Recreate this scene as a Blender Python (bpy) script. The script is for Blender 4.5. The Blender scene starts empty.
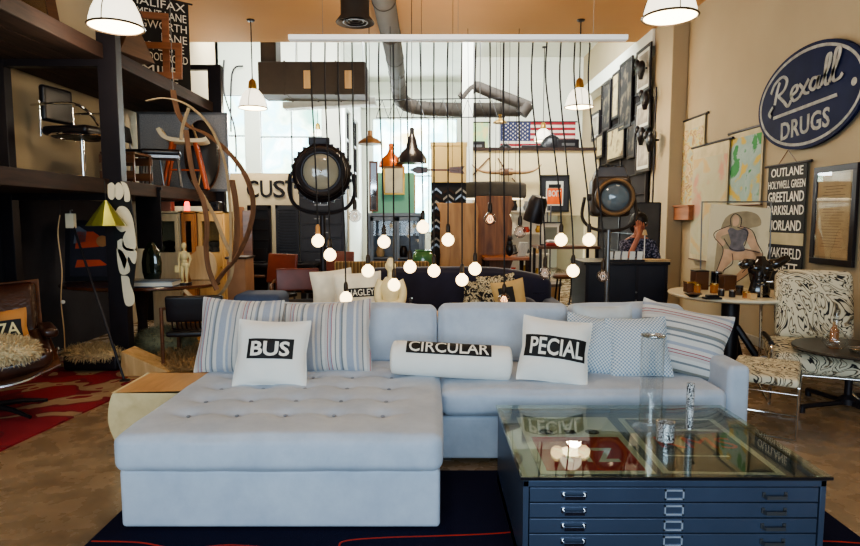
import bpy, bmesh, math, random
from math import sin, cos, pi, radians as R, sqrt
from mathutils import Matrix, Vector, noise as mn
random.seed(7)
C = bpy.context.scene.collection
# ---------------------------------------------------------------- camera
CH = 1.40; TILT = R(5.24); F = 600.0
cd = bpy.data.cameras.new('camera'); cam = bpy.data.objects.new('camera', cd); C.objects.link(cam)
cam.location = (0, 0, CH); cam.rotation_euler = (pi/2 - TILT, 0, 0)
cd.sensor_width = 36; cd.lens = F/860*36; cd.clip_start = .05; cd.clip_end = 100
bpy.context.scene.camera = cam
def ray(px, py):
    u = (px-430)/F; v = (273-py)/F
    return Vector((u, cos(TILT)+sin(TILT)*v, -sin(TILT)+cos(TILT)*v))
def P(px, py, Y):
    d = ray(px, py); return Vector((0, 0, CH)) + d*(Y/d.y)
def G(px, py, z=0):
    d = ray(px, py); return Vector((0, 0, CH)) + d*((z-CH)/d.z)
def W(px, py, x):
    d = ray(px, py); return Vector((0, 0, CH)) + d*(x/d.x)
# ---------------------------------------------------------------- mesh builder
I4 = Matrix.Identity(4)
def T3(x, y, z): return Matrix.Translation((x, y, z))
def RX(a): return Matrix.Rotation(a, 4, 'X')
def RY(a): return Matrix.Rotation(a, 4, 'Y')
def RZ(a): return Matrix.Rotation(a, 4, 'Z')
class MB:
    def __init__(s, M=None): s.v = []; s.f = []; s.M = M or I4
    def add(s, vs, fs, M=None):
        n = len(s.v); m = s.M @ M if M is not None else s.M
        s.v += [m @ Vector(v) for v in vs]; s.f += [[i+n for i in f] for f in fs]; return s
    def box(s, x0, x1, y0, y1, z0, z1, M=None):
        vs = [(x, y, z) for x in (x0, x1) for y in (y0, y1) for z in (z0, z1)]
        return s.add(vs, [(0,1,3,2),(4,6,7,5),(0,4,5,1),(2,3,7,6),(0,2,6,4),(1,5,7,3)], M)
    def cbox(s, c, d, M=None):
        return s.box(c[0]-d[0]/2, c[0]+d[0]/2, c[1]-d[1]/2, c[1]+d[1]/2, c[2]-d[2]/2, c[2]+d[2]/2, M)
    def lathe(s, prof, seg=24, M=None, sx=1, sy=1):
        vs = []; fs = []; n = len(prof)
        for k in range(seg):
            a = 2*pi*k/seg
            for r, z in prof: vs.append((r*cos(a)*sx, r*sin(a)*sy, z))
        for k in range(seg):
            k2 = (k+1) % seg
            for i in range(n-1): fs.append((k*n+i, k2*n+i, k2*n+i+1, k*n+i+1))
        if prof[0][0] > 1e-5: fs.append([k*n for k in range(seg)][::-1])
        if prof[-1][0] > 1e-5: fs.append([k*n+n-1 for k in range(seg)])
        return s.add(vs, fs, M)
    def cyl(s, a, b, r, seg=12, r2=None):
        return s.tube([a, b], r if r2 is None else [r, r2], seg)
    def tube(s, pts, r, seg=8, closed=False, flat=None):
        pts = [Vector(p) for p in pts]; n = len(pts)
        rr = r if isinstance(r, (list, tuple)) else [r]*n
        vs = []; up = None
        for i in range(n):
            if closed: t = pts[(i+1) % n]-pts[i-1]
            else: t = pts[min(i+1, n-1)]-pts[max(i-1, 0)]
            t.normalize()
            if up is None:
                up = Vector((0, 0, 1)) if abs(t.z) < .9 else Vector((1, 0, 0))
            up = (up - t*up.dot(t))
            if up.length < 1e-4: up = t.orthogonal()
            up.normalize(); sd = t.cross(up)
            for k in range(seg):
                a = 2*pi*k/seg
                e = (cos(a)*(flat or 1)); vs.append(pts[i]+sd*(rr[i]*e)+up*(rr[i]*sin(a)))
        fs = []
        for i in range(n if closed else n-1):
            j = (i+1) % n
            for k in range(seg):
                k2 = (k+1) % seg; fs.append((i*seg+k, i*seg+k2, j*seg+k2, j*seg+k))
        if not closed: fs += [list(range(seg))[::-1], [(n-1)*seg+k for k in range(seg)]]
        return s.add(vs, fs)
    def band(s, pts, wd, th, wax=(0, 1, 0)):
        # flat ribbon along pts, width along wax
        pts = [Vector(p) for p in pts]; n = len(pts); w = Vector(wax).normalized(); vs = []
        for i in range(n):
            t = (pts[min(i+1, n-1)]-pts[max(i-1, 0)]).normalized(); nn = t.cross(w).normalized()
            ww = nn.cross(t).normalized()
            for a, b in ((-1,-1), (1,-1), (1,1), (-1,1)): vs.append(pts[i]+ww*(wd/2*a)+nn*(th/2*b))
        fs = [(3,2,1,0), tuple((n-1)*4+k for k in range(4))]
        for i in range(n-1):
            for k in range(4): k2 = (k+1) % 4; fs.append((i*4+k, i*4+k2, i*4+4+k2, i*4+4+k))
        return s.add(vs, fs)
    def prism(s, poly, z0, z1, M=None):
        n = len(poly); vs = [(p[0], p[1], z0) for p in poly]+[(p[0], p[1], z1) for p in poly]
        fs = [list(range(n))[::-1], list(range(n, 2*n))]+[(i, (i+1) % n, (i+1) % n+n, i+n) for i in range(n)]
        return s.add(vs, fs, M)
    def ell(s, c, r, seg=16, rings=10, M=None):
        if not isinstance(r, (tuple, list)): r = (r, r, r)
        vs = [(c[0], c[1], c[2]-r[2])]; fs = []
        for i in range(1, rings):
            p = -pi/2+pi*i/rings
            for k in range(seg):
                a = 2*pi*k/seg; vs.append((c[0]+r[0]*cos(p)*cos(a), c[1]+r[1]*cos(p)*sin(a), c[2]+r[2]*sin(p)))
        vs.append((c[0], c[1], c[2]+r[2])); L = len(vs)-1
        for k in range(seg):
            k2 = (k+1) % seg; fs.append((0, 1+k2, 1+k)); fs.append((L, L-seg+k, L-seg+k2))
            for i in range(rings-2): fs.append((1+i*seg+k, 1+i*seg+k2, 1+(i+1)*seg+k2, 1+(i+1)*seg+k))
        return s.add(vs, fs, M)
    def rbox(s, w, d, h, r, n=(8, 8, 4), puff=(0, 0, 0), fn=None, M=None):
        # rounded, puffed box centred at the origin
        key = {}; vs = []; fs = []
        H = (w/2, d/2, h/2)
        def vid(p):
            k = tuple(round(c, 5) for c in p)
            if k not in key:
                key[k] = len(vs)
                inn = Vector([max(-(H[i]-r), min(H[i]-r, p[i])) for i in range(3)])
                dv = Vector(p)-inn
                q = inn+dv.normalized()*r if dv.length > 1e-6 else Vector(p)
                u = [max(0, 1-(p[i]/H[i])**2) for i in range(3)]
                for i in range(3):
                    if abs(abs(p[i])-H[i]) < 1e-5 and puff[i]:
                        o = [j for j in range(3) if j != i]
                        q[i] += puff[i]*(1 if p[i] > 0 else -1)*(u[o[0]]*u[o[1]])**.6
                if fn: q = Vector(fn(q, p))
                vs.append(q)
            return key[k]
        for ax in range(3):
            o = [j for j in range(3) if j != ax]
            def seq(j):
                m = n[j]; hh = H[j]; a = [-hh, -hh+r*.3, -hh+r*.7]
                b = [(-hh+r)+(2*hh-2*r)*i/m for i in range(m+1)]
                return a+b+[hh-r*.7, hh-r*.3, hh]
            A = seq(o[0]); B = seq(o[1])
            for sg in (-1, 1):
                for i in range(len(A)-1):
                    for j in range(len(B)-1):
                        q = []
                        for a, b in ((i, j), (i+1, j), (i+1, j+1), (i, j+1)):
                            p = [0, 0, 0]; p[ax] = sg*H[ax]; p[o[0]] = A[a]; p[o[1]] = B[b]; q.append(vid(p))
                        if (sg > 0) != (ax != 1): q = q[::-1]
                        fs.append(q)
        return s.add(vs, fs, M)
    def build(s, name, mat, parent=None, loc=None, bev=0, sub=0, smooth=.7, rz=None):
        me = bpy.data.meshes.new(name); me.from_pydata([tuple(v) for v in s.v], [], s.f); me.update()
        bm = bmesh.new(); bm.from_mesh(me); bmesh.ops.recalc_face_normals(bm, faces=bm.faces); bm.to_mesh(me); bm.free()
        if smooth:
            for p in me.polygons: p.use_smooth = True
            me.set_sharp_from_angle(angle=smooth)
        me.materials.append(mat)
        o = bpy.data.objects.new(name, me); C.objects.link(o)
        if loc is not None: o.location = loc
        if rz is not None: o.rotation_euler = (0, 0, rz)
        if parent is not None: o.parent = parent
        if bev:
            m = o.modifiers.new('b', 'BEVEL'); m.width = bev; m.segments = 2; m.limit_method = 'ANGLE'; m.angle_limit = .6
        if sub:
            m = o.modifiers.new('s', 'SUBSURF'); m.levels = sub; m.render_levels = sub
        return o
def tag(o, label, cat, group=None, kind=None):
    o['label'] = label; o['category'] = cat
    if group: o['group'] = group
    if kind: o['kind'] = kind
    return o
def thing(name, label, cat, loc=(0, 0, 0), rz=0, group=None, rot=None):
    o = bpy.data.objects.new(name, None); C.objects.link(o); o.location = loc
    o.rotation_euler = rot if rot else (0, 0, rz); o.empty_display_size = .1
    return tag(o, label, cat, group)
def struct(name, mb, mat, **k):
    o = mb.build(name, mat, **k); o['kind'] = 'structure'; return o
def dup(root, loc=None, rz=None, label=None, group=None, scale=None):
    r = root.copy(); C.objects.link(r)
    if loc is not None: r.location = loc
    if rz is not None: r.rotation_euler = (0, 0, rz)
    if scale is not None: r.scale = scale if isinstance(scale, (tuple, list)) else (scale,)*3
    if label: r['label'] = label
    if group: r['group'] = group
    for ch in [c for c in bpy.data.objects if c.parent == root]:
        c = ch.copy(); C.objects.link(c); c.parent = r
        for g in [c2 for c2 in bpy.data.objects if c2.parent == ch]:
            d = g.copy(); C.objects.link(d); d.parent = c
    return r
def smooth_path(pts, n=6):
    pts = [Vector(p) for p in pts]; out = []
    for i in range(len(pts)-1):
        p0 = pts[max(i-1, 0)]; p1 = pts[i]; p2 = pts[i+1]; p3 = pts[min(i+2, len(pts)-1)]
        for k in range(n):
            t = k/n
            out.append(.5*((2*p1)+(p2-p0)*t+(2*p0-5*p1+4*p2-p3)*t*t+(3*p1-p0-3*p2+p3)*t**3))
    out.append(pts[-1]); return out
def text(s, size, mat, parent, M, name='lettering', ext=.001, bold=0, fitw=None, fith=None, align='CENTER', warp=None, spacing=1.0, shear=0, cat=None):
    """flat lettering in the local XY plane of M (facing +Z of M), turned into a mesh"""
    cu = bpy.data.curves.new(name, 'FONT'); cu.body = s; cu.size = size; cu.align_x = 'LEFT'
    cu.offset = bold*size; cu.extrude = 0 if warp else ext; cu.resolution_u = 3; cu.space_character = spacing; cu.shear = shear
    to = bpy.data.objects.new('tmp', cu); C.objects.link(to)
    dg = bpy.context.evaluated_depsgraph_get(); me = bpy.data.meshes.new_from_object(to.evaluated_get(dg))
    bpy.data.objects.remove(to); bpy.data.curves.remove(cu)
    xs = [v.co.x for v in me.vertices]; ys = [v.co.y for v in me.vertices]
    x0, x1, y0, y1 = min(xs), max(xs), min(ys), max(ys)
    kx = fitw/(x1-x0) if fitw else 1; ky = fith/(y1-y0) if fith else (kx if fitw else 1)
    for v in me.vertices:
        v.co.x = (v.co.x-(x0+x1)/2)*kx; v.co.y = (v.co.y-(y0+y1)/2)*ky
    if warp:
        bm = bmesh.new(); bm.from_mesh(me); bmesh.ops.triangulate(bm, faces=bm.faces)
        for _ in range(4):
            es = [e for e in bm.edges if e.calc_length() > .02]
            if not es: break
            bmesh.ops.subdivide_edges(bm, edges=es, cuts=1); bmesh.ops.triangulate(bm, faces=bm.faces)
        for v in bm.verts: v.co = Vector(warp(v.co.x, v.co.y))
        bm.to_mesh(me); bm.free()
    me.transform(M); me.name = name; me.materials.clear(); me.materials.append(mat)
    o = bpy.data.objects.new(name, me); C.objects.link(o); o.parent = parent; return o
# ---------------------------------------------------------------- materials
MC = {}
def new(name):
    m = bpy.data.materials.new(name); m.use_nodes = True; nt = m.node_tree
    return m, nt, nt.nodes['Principled BSDF']
def N(nt, t, **k):
    n = nt.nodes.new(t)
    for a, b in k.items(): setattr(n, a, b)
    return n
def c4(c): return (c[0], c[1], c[2], 1)
def S(r, g, b):   # sRGB 0-255 to linear
    f = lambda x: (x/255/12.92) if x/255 <= .04045 else ((x/255+.055)/1.055)**2.4
    return (f(r), f(g), f(b))
def ramp(nt, stops, interp='LINEAR'):
    n = nt.nodes.new('ShaderNodeValToRGB'); n.color_ramp.interpolation = interp; cr = n.color_ramp
    while len(cr.elements) < len(stops): cr.elements.new(.5)
    for e, (p, c) in zip(cr.elements, stops): e.position = p; e.color = c4(c)
    return n
def mat(name, col, rough=.6, metal=0, var=.15, scale=6, bump=0, bscale=80, emit=0, sheen=0, coat=0, ecol=None, spec=.5):
    if name in MC: return MC[name]
    m, nt, b = new(name); L = nt.links.new
    tc = N(nt, 'ShaderNodeTexCoord'); nz = N(nt, 'ShaderNodeTexNoise'); nz.inputs['Scale'].default_value = scale; nz.inputs['Detail'].default_value = 4
    L(tc.outputs['Object'], nz.inputs['Vector'])
    rp = ramp(nt, [(.3, tuple(c*(1-var) for c in col)), (.7, tuple(min(1, c*(1+var)) for c in col))])
    L(nz.outputs['Fac'], rp.inputs['Fac']); L(rp.outputs['Color'], b.inputs['Base Color'])
    b.inputs['Roughness'].default_value = rough; b.inputs['Metallic'].default_value = metal
    b.inputs['Specular IOR Level'].default_value = spec
    if sheen: b.inputs['Sheen Weight'].default_value = sheen
    if coat: b.inputs['Coat Weight'].default_value = coat
    if emit:
        b.inputs['Emission Color'].default_value = c4(ecol or col); b.inputs['Emission Strength'].default_value = emit
    if bump:
        n2 = N(nt, 'ShaderNodeTexNoise'); n2.inputs['Scale'].default_value = bscale; L(tc.outputs['Object'], n2.inputs['Vector'])
        bp = N(nt, 'ShaderNodeBump'); bp.inputs['Strength'].default_value = bump; bp.inputs['Distance'].default_value = .01
        L(n2.outputs['Fac'], bp.inputs['Height']); L(bp.outputs['Normal'], b.inputs['Normal'])
    MC[name] = m; return m
def wood(name, c1, c2, axis='X', scale=3, rough=.5, coat=0):
    if name in MC: return MC[name]
    m, nt, b = new(name); L = nt.links.new
    tc = N(nt, 'ShaderNodeTexCoord'); mp = N(nt, 'ShaderNodeMapping')
    sc = {'X': (.12, 1, 1), 'Y': (1, .12, 1), 'Z': (1, 1, .12)}[axis]
    mp.inputs['Scale'].default_value = sc; L(tc.outputs['Object'], mp.inputs['Vector'])
    nz = N(nt, 'ShaderNodeTexNoise'); nz.inputs['Scale'].default_value = scale*6; nz.inputs['Detail'].default_value = 6; nz.inputs['Distortion'].default_value = .6
    L(mp.outputs['Vector'], nz.inputs['Vector'])
    rp = ramp(nt, [(.3, c1), (.7, c2)]); L(nz.outputs['Fac'], rp.inputs['Fac']); L(rp.outputs['Color'], b.inputs['Base Color'])
    b.inputs['Roughness'].default_value = rough; b.inputs['Coat Weight'].default_value = coat
    bp = N(nt, 'ShaderNodeBump'); bp.inputs['Strength'].default_value = .25; bp.inputs['Distance'].default_value = .01
    L(nz.outputs['Fac'], bp.inputs['Height']); L(bp.outputs['Normal'], b.inputs['Normal'])
    MC[name] = m; return m
def glass(name, tint=(1, 1, 1), rough=0, ior=1.5, boost=0):
    if name in MC: return MC[name]
    m, nt, b = new(name); nt.nodes.remove(b); L = nt.links.new
    out = nt.nodes['Material Output']; tr = N(nt, 'ShaderNodeBsdfTransparent'); tr.inputs['Color'].default_value = c4(tint)
    gl = N(nt, 'ShaderNodeBsdfGlossy'); gl.inputs['Roughness'].default_value = rough
    fr = N(nt, 'ShaderNodeLayerWeight'); fr.inputs['Blend'].default_value = .5
    pw = N(nt, 'ShaderNodeMath', operation='POWER'); pw.inputs[1].default_value = 4.5; L(fr.outputs['Facing'], pw.inputs[0])
    mx = N(nt, 'ShaderNodeMixShader'); ad = N(nt, 'ShaderNodeMath', operation='MULTIPLY_ADD'); ad.inputs[1].default_value = .85; ad.inputs[2].default_value = .03+boost; ad.use_clamp = True
    L(pw.outputs[0], ad.inputs[0]); L(ad.outputs[0], mx.inputs[0]); L(tr.outputs[0], mx.inputs[1]); L(gl.outputs[0], mx.inputs[2]); L(mx.outputs[0], out.inputs['Surface'])
    MC[name] = m; return m
def stripes(name, axis, period, stops, rough=.9, off=0):
    """woven stripes repeating along a local axis"""
    m, nt, b = new(name); L = nt.links.new
    tc = N(nt, 'ShaderNodeTexCoord'); sp = N(nt, 'ShaderNodeSeparateXYZ'); L(tc.outputs['Object'], sp.inputs[0])
    a = N(nt, 'ShaderNodeMath', operation='MULTIPLY_ADD'); a.inputs[1].default_value = 1/period; a.inputs[2].default_value = off+10
    L(sp.outputs[axis], a.inputs[0]); fr = N(nt, 'ShaderNodeMath', operation='FRACT'); L(a.outputs[0], fr.inputs[0])
    rp = ramp(nt, stops, 'CONSTANT'); L(fr.outputs[0], rp.inputs['Fac'])
    nz = N(nt, 'ShaderNodeTexNoise'); nz.inputs['Scale'].default_value = 300; L(tc.outputs['Object'], nz.inputs['Vector'])
    mx = N(nt, 'ShaderNodeMix', data_type='RGBA', blend_type='MULTIPLY'); mx.inputs[0].default_value = .35
    L(rp.outputs['Color'], mx.inputs[6]); L(nz.outputs['Fac'], mx.inputs[7]); L(mx.outputs[2], b.inputs['Base Color'])
    b.inputs['Roughness'].default_value = rough; b.inputs['Sheen Weight'].default_value = .2
    bp = N(nt, 'ShaderNodeBump'); bp.inputs['Strength'].default_value = .3; bp.inputs['Distance'].default_value = .004
    L(nz.outputs['Fac'], bp.inputs['Height']); L(bp.outputs['Normal'], b.inputs['Normal'])
    return m
def threshold(name, stops, scale, dist=0, rough=.8, detail=3, interp='CONSTANT', stretch=(1, 1, 1), kind='noise', bump=0):
    m, nt, b = new(name); L = nt.links.new
    tc = N(nt, 'ShaderNodeTexCoord'); mp = N(nt, 'ShaderNodeMapping'); mp.inputs['Scale'].default_value = stretch; L(tc.outputs['Object'], mp.inputs['Vector'])
    nz = N(nt, 'ShaderNodeTexNoise'); nz.inputs['Scale'].default_value = scale; nz.inputs['Detail'].default_value = detail; nz.inputs['Distortion'].default_value = dist
    L(mp.outputs['Vector'], nz.inputs['Vector']); rp = ramp(nt, stops, interp); L(nz.outputs['Fac'], rp.inputs['Fac'])
    L(rp.outputs['Color'], b.inputs['Base Color']); b.inputs['Roughness'].default_value = rough
    if bump:
        n2 = N(nt, 'ShaderNodeTexNoise'); n2.inputs['Scale'].default_value = 250; L(tc.outputs['Object'], n2.inputs['Vector'])
        bp = N(nt, 'ShaderNodeBump'); bp.inputs['Strength'].default_value = bump; bp.inputs['Distance'].default_value = .005
        L(n2.outputs['Fac'], bp.inputs['Height']); L(bp.outputs['Normal'], b.inputs['Normal'])
    MC[name] = m; return m
# ================================================================ materials used all over
black = mat('black_metal', S(34, 30, 36), rough=.45, metal=.3)
blackp = mat('black_plastic', S(22, 20, 26), rough=.35)
chrome = mat('chrome', (.75, .75, .76), rough=.12, metal=1, var=.03)
steel = mat('grey_steel', S(120, 122, 126), rough=.35, metal=.8)
brass = mat('brass', S(176, 140, 74), rough=.3, metal=.9)
white = mat('white_paint', S(226, 224, 216), rough=.6, var=.03)
cream = mat('cream_paint', S(222, 212, 184), rough=.7, var=.04)
gl = glass('clear_glass')
darkwood = wood('dark_shelf_wood', S(34, 22, 18), S(62, 40, 32), 'Y', 3, .8)
teak = wood('teak_wood', S(120, 66, 34), S(168, 100, 54), 'X', 3, .4)
paletan = wood('pale_wood', S(186, 150, 100), S(214, 182, 134), 'Z', 2.5, .5)
brownw = wood('brown_wood', S(78, 48, 30), S(112, 72, 46), 'X', 3, .4, .2)
inkblk = mat('black_ink', S(20, 20, 22), rough=.7, var=.05)
inkwht = mat('white_ink', S(236, 232, 220), rough=.7, var=.03)
cordm = mat('black_cord', S(26, 24, 26), rough=.7)
# ================================================================ room shell
XL, XR, YF, YB, HZ = -3.95, 3.6, 10.0, 17.0, 4.23
def concrete():
    m, nt, b = new('polished_concrete'); L = nt.links.new
    tc = N(nt, 'ShaderNodeTexCoord')
    n1 = N(nt, 'ShaderNodeTexNoise'); n1.inputs['Scale'].default_value = .9; n1.inputs['Detail'].default_value = 8; n1.inputs['Roughness'].default_value = .65; n1.inputs['Distortion'].default_value = .8
    n2 = N(nt, 'ShaderNodeTexNoise'); n2.inputs['Scale'].default_value = 7; n2.inputs['Detail'].default_value = 6
    for n in (n1, n2): L(tc.outputs['Object'], n.inputs['Vector'])
    r1 = ramp(nt, [(.3, S(128, 106, 82)), (.5, S(156, 132, 104)), (.7, S(182, 158, 128))]); L(n1.outputs['Fac'], r1.inputs['Fac'])
    r2 = ramp(nt, [(.35, (.6, .6, .6)), (.6, (1, 1, 1))]); L(n2.outputs['Fac'], r2.inputs['Fac'])
    mx = N(nt, 'ShaderNodeMix', data_type='RGBA', blend_type='MULTIPLY'); mx.inputs[0].default_value = .6
    L(r1.outputs['Color'], mx.inputs[6]); L(r2.outputs['Color'], mx.inputs[7])
    L(mx.outputs[2], b.inputs['Base Color'])
    rr = N(nt, 'ShaderNodeMapRange'); rr.inputs[3].default_value = .12; rr.inputs[4].default_value = .42; L(n2.outputs['Fac'], rr.inputs[0]); L(rr.outputs[0], b.inputs['Roughness'])
    return m
wallm = mat('plaster_wall', S(174, 159, 132), rough=.85, var=.05, scale=1.2)
wallw = mat('white_plaster_wall', S(224, 226, 216), rough=.85, var=.03, scale=1)
ceilm = mat('warm_ceiling', S(188, 144, 96), rough=.9, var=.05, scale=.7)
struct('floor', MB().box(-6, 6, -3, 18, -.1, 0), concrete(), smooth=0)
struct('ceiling', MB().box(-4.1, 3.8, -3, YF, HZ, HZ+.75), ceilm, smooth=0)
struct('ceiling', MB().box(-5.6, 3.8, YF, YB+.2, 5.15, 5.3), wallw, smooth=0)
struct('wall_right', MB().box(XR, XR+.15, -3, YB+.2, 0, 5.2), wallm, smooth=0)
struct('wall_left', MB().box(XL-.15, XL, -3, 11.5, 0, 5.2), wallm, smooth=0)
struct('wall_left_rear', MB().box(-5.6, -5.45, 11.5, 13, 0, 5.2).box(-5.6, XL, 11.35, 11.5, 0, 5.2), wallw, smooth=0)
# pilaster and plaster ledge
struct('trim_1', MB().box(3.38, 3.6, 8.6, 9.3, 0, HZ), wallm, bev=.01)
struct('trim_2', MB().box(3.34, 3.6, 9.3, YB, 3.98, 4.25), wallw, bev=.01)
struct('baseboard_right', MB().box(3.575, 3.6, -3, 8.6, 0, .1), mat('pale_baseboard', S(170, 168, 158)), bev=.005)
# rear left wall with the tall bright window (Y=13), return wall and back wall
def wallholes(mb, axis, c0, c1, u0, u1, z0, z1, holes):
    """wall slab with rectangular holes; axis 'X': slab runs along x between y=c0..c1"""
    us = sorted({u0, u1, *[h[0] for h in holes], *[h[1] for h in holes]})
    for a, b in zip(us[:-1], us[1:]):
        hs = sorted([h for h in holes if h[0] <= a+1e-4 and h[1] >= b-1e-4], key=lambda h: h[2]); z = z0
        for h in hs+[(0, 0, z1, z1)]:
            if h[2] > z+1e-4:
                if axis == 'X': mb.box(a, b, c0, c1, z, h[2])
                else: mb.box(c0, c1, a, b, z, h[2])
            z = max(z, h[3])
    return mb
struct('wall_window', wallholes(MB(), 'X', 13, 13.15, -5.6, -1.9, 0, 5.2, [(-5.2, -3.95, 2.3, 4.0), (-3.62, -2.3, 2.3, 3.95)]), wallw, smooth=0)
struct('wall_return', wallholes(MB(), 'Y', -2.05, -1.9, 13.15, YB, 0, 5.2, [(13.9, 14.7, 1.9, 3.9), (15.2, 16.2, 1.9, 3.9)]), wallw, smooth=0)
struct('wall_back', wallholes(MB(), 'X', YB, YB+.15, -2.05, 3.75, 0, 5.2, [(-1.6, .75, 1.0, 4.15)]), wallw, smooth=0)
struct('trim_3', MB().box(-2.0, 3.6, YB-.25, YB, 4.42, 4.75), wallw, smooth=0)
def window(name, x0, x1, y, z0, z1, nx, nz, axis='X', fm=black, glow=None, th=.035):
    f = MB()
    def bx(a0, a1, b0, b1, m=f, d=.03):
        if axis == 'X': m.box(a0, a1, y-d, y+d, b0, b1)
        else: m.box(y-d, y+d, a0, a1, b0, b1)
    for i in range(nx+1):
        u = x0+(x1-x0)*i/nx; bx(max(x0, u-th/2), min(x1, u+th/2), z0, z1)
    for i in range(nz+1):
        u = z0+(z1-z0)*i/nz; bx(x0, x1, max(z0, u-th/2), min(z1, u+th/2))
    o = struct(name, f, fm, smooth=0)
    g = MB(); bx(x0, x1, z0, z1, g, .004); g.build('window_pane', gl, o); return o
wf = mat('pale_window_frame', S(150, 165, 165), rough=.5)
window('window_1', -3.62, -2.3, 13.08, 2.3, 3.95, 2, 2, fm=wf)
window('window_2', -5.2, -3.95, 13.08, 2.3, 4.0, 2, 2, fm=wf)
window('window_3', 13.9, 14.7, -1.98, 1.9, 3.9, 1, 3, 'Y', th=.06)
window('window_4', 15.2, 16.2, -1.98, 1.9, 3.9, 1, 3, 'Y', th=.06)
window('window_5', -1.6, .75, 17.08, 1.0, 4.15, 3, 2, fm=wf)
# bright street seen through the rear windows
def backdrop():
    m, nt, b = new('hazy_street_trees'); L = nt.links.new
    tc = N(nt, 'ShaderNodeTexCoord'); nz = N(nt, 'ShaderNodeTexNoise'); nz.inputs['Scale'].default_value = .9; nz.inputs['Detail'].default_value = 6
    L(tc.outputs['Object'], nz.inputs['Vector'])
    rp = ramp(nt, [(.35, S(120, 165, 150)), (.45, S(196, 220, 200)), (.52, S(150, 205, 215)), (.62, S(225, 240, 240)), (.7, S(215, 195, 140))]); L(nz.outputs['Fac'], rp.inputs['Fac'])
    L(rp.outputs['Color'], b.inputs['Base Color']); L(rp.outputs['Color'], b.inputs['Emission Color']); b.inputs['Emission Strength'].default_value = 6.5
    return m
o = MB().box(-8, 6, 20, 20.1, -1, 8).build('street_backdrop', backdrop(), smooth=0); o['kind'] = 'structure'
# balcony wall + mezzanine
struct('wall_balcony', wallholes(MB(), 'X', 12, 12.15, .78, 3.6, 0, 2.72, [(2.0, 3.1, 0, 1.45)]), mat('cream_wall', S(224, 208, 168), rough=.8, var=.03), smooth=0)
struct('trim_5', MB().box(.62, .84, 11.9, 12.2, 0, 5.15), wallw, bev=.01)
struct('floor_mezzanine', MB().box(.82, 3.6, 12.15, YB, 2.3, 2.45), white, smooth=0)
struct('trim_4', MB().box(.82, 3.6, 11.97, 12.18, 2.72, 2.78), darkwood, smooth=0)
# cream partition that carries the black letters
pb = struct('wall_partition', MB().box(-3.15, -1.28, 9.5, 9.62, 0, 2.1), cream, bev=.005)
# dark panelled patch of wall behind the rack
struct('wall_panel', MB().box(XL, XL+.03, 4.9, 7.6, 0, 1.6), mat('charcoal_panel', S(48, 46, 52), rough=.9, var=.15), smooth=0)

# ================================================================ rugs
def navyrug():
    m, nt, b = new('navy_rug'); L = nt.links.new
    tc = N(nt, 'ShaderNodeTexCoord'); nz = N(nt, 'ShaderNodeTexNoise'); nz.inputs['Scale'].default_value = .55; nz.inputs['Detail'].default_value = 1; nz.inputs['Distortion'].default_value = .8
    L(tc.outputs['Object'], nz.inputs['Vector'])
    red = S(190, 52, 34); nv = S(24, 24, 44); n2 = S(32, 34, 58)
    rp = ramp(nt, [(.3, nv), (.7, n2)]); L(nz.outputs['Fac'], rp.inputs['Fac'])
    rp.color_ramp.interpolation = 'LINEAR'
    L(rp.outputs['Color'], b.inputs['Base Color']); b.inputs['Roughness'].default_value = 1; b.inputs['Specular IOR Level'].default_value = .1
    n2_ = N(nt, 'ShaderNodeTexNoise'); n2_.inputs['Scale'].default_value = 220; L(tc.outputs['Object'], n2_.inputs['Vector'])
    bp = N(nt, 'ShaderNodeBump'); bp.inputs['Strength'].default_value = .5; bp.inputs['Distance'].default_value = .01; L(n2_.outputs['Fac'], bp.inputs['Height']); L(bp.outputs['Normal'], b.inputs['Normal'])
    return m
a = G(87, 540); b_ = G(124, 508)
o = MB().box(-1.47, 1.88, -1.0, 3.2, 0, .012).build('area_rug', navyrug(), smooth=0)
tag(o, 'navy blue area rug with thin winding red lines under the sofa and drawer cabinet', 'rug')
rlm = mat('red_rug_line', S(176, 48, 34), rough=.95)
for pts in ([(-1.46, 2.47), (-1.25, 2.46), (-1.05, 2.41), (-.85, 2.44), (-.6, 2.40), (-.45, 2.34)], [(-.42, 2.30), (-.385, 2.40), (-.37, 2.47), (-.2, 2.50), (.05, 2.515), (.33, 2.54), (.6, 2.60)], [(-.385, 2.40), (-.1, 2.1), (.1, 1.7)], [(1.55, 2.44), (1.7, 2.47), (1.87, 2.45)], [(-1.2, 2.1), (-.9, 2.2), (-.42, 2.30)]):
    MB().band(smooth_path([Vector((a, b, .0126)) for a, b in pts], 8), .009, .001, (-.1, 1, 0)).build('red_line', rlm, o, smooth=0)
redm = threshold('red_rug', [(0, S(134, 16, 32)), (.47, S(112, 12, 26)), (.53, S(150, 122, 92)), (.62, S(160, 134, 104)), (.66, S(124, 14, 28))], 3.2, dist=.7, rough=.95, detail=1.5, bump=.4)
# its right edge runs along the aisle
q = [G(0, 450), G(130, 380), G(118, 370), G(-80, 368), G(-260, 430)]
q = [(-5+1.06, 3.15), (G(0, 452).x, G(0, 452).y), (G(175, 371).x, G(175, 371).y), (-2.35, 5.9), (-3.9, 5.9)]
o = MB().prism(q, 0, .012).build('area_rug', redm, smooth=0)
tag(o, 'red area rug with large cream leaf pattern below the leather lounge chair', 'rug')

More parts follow.
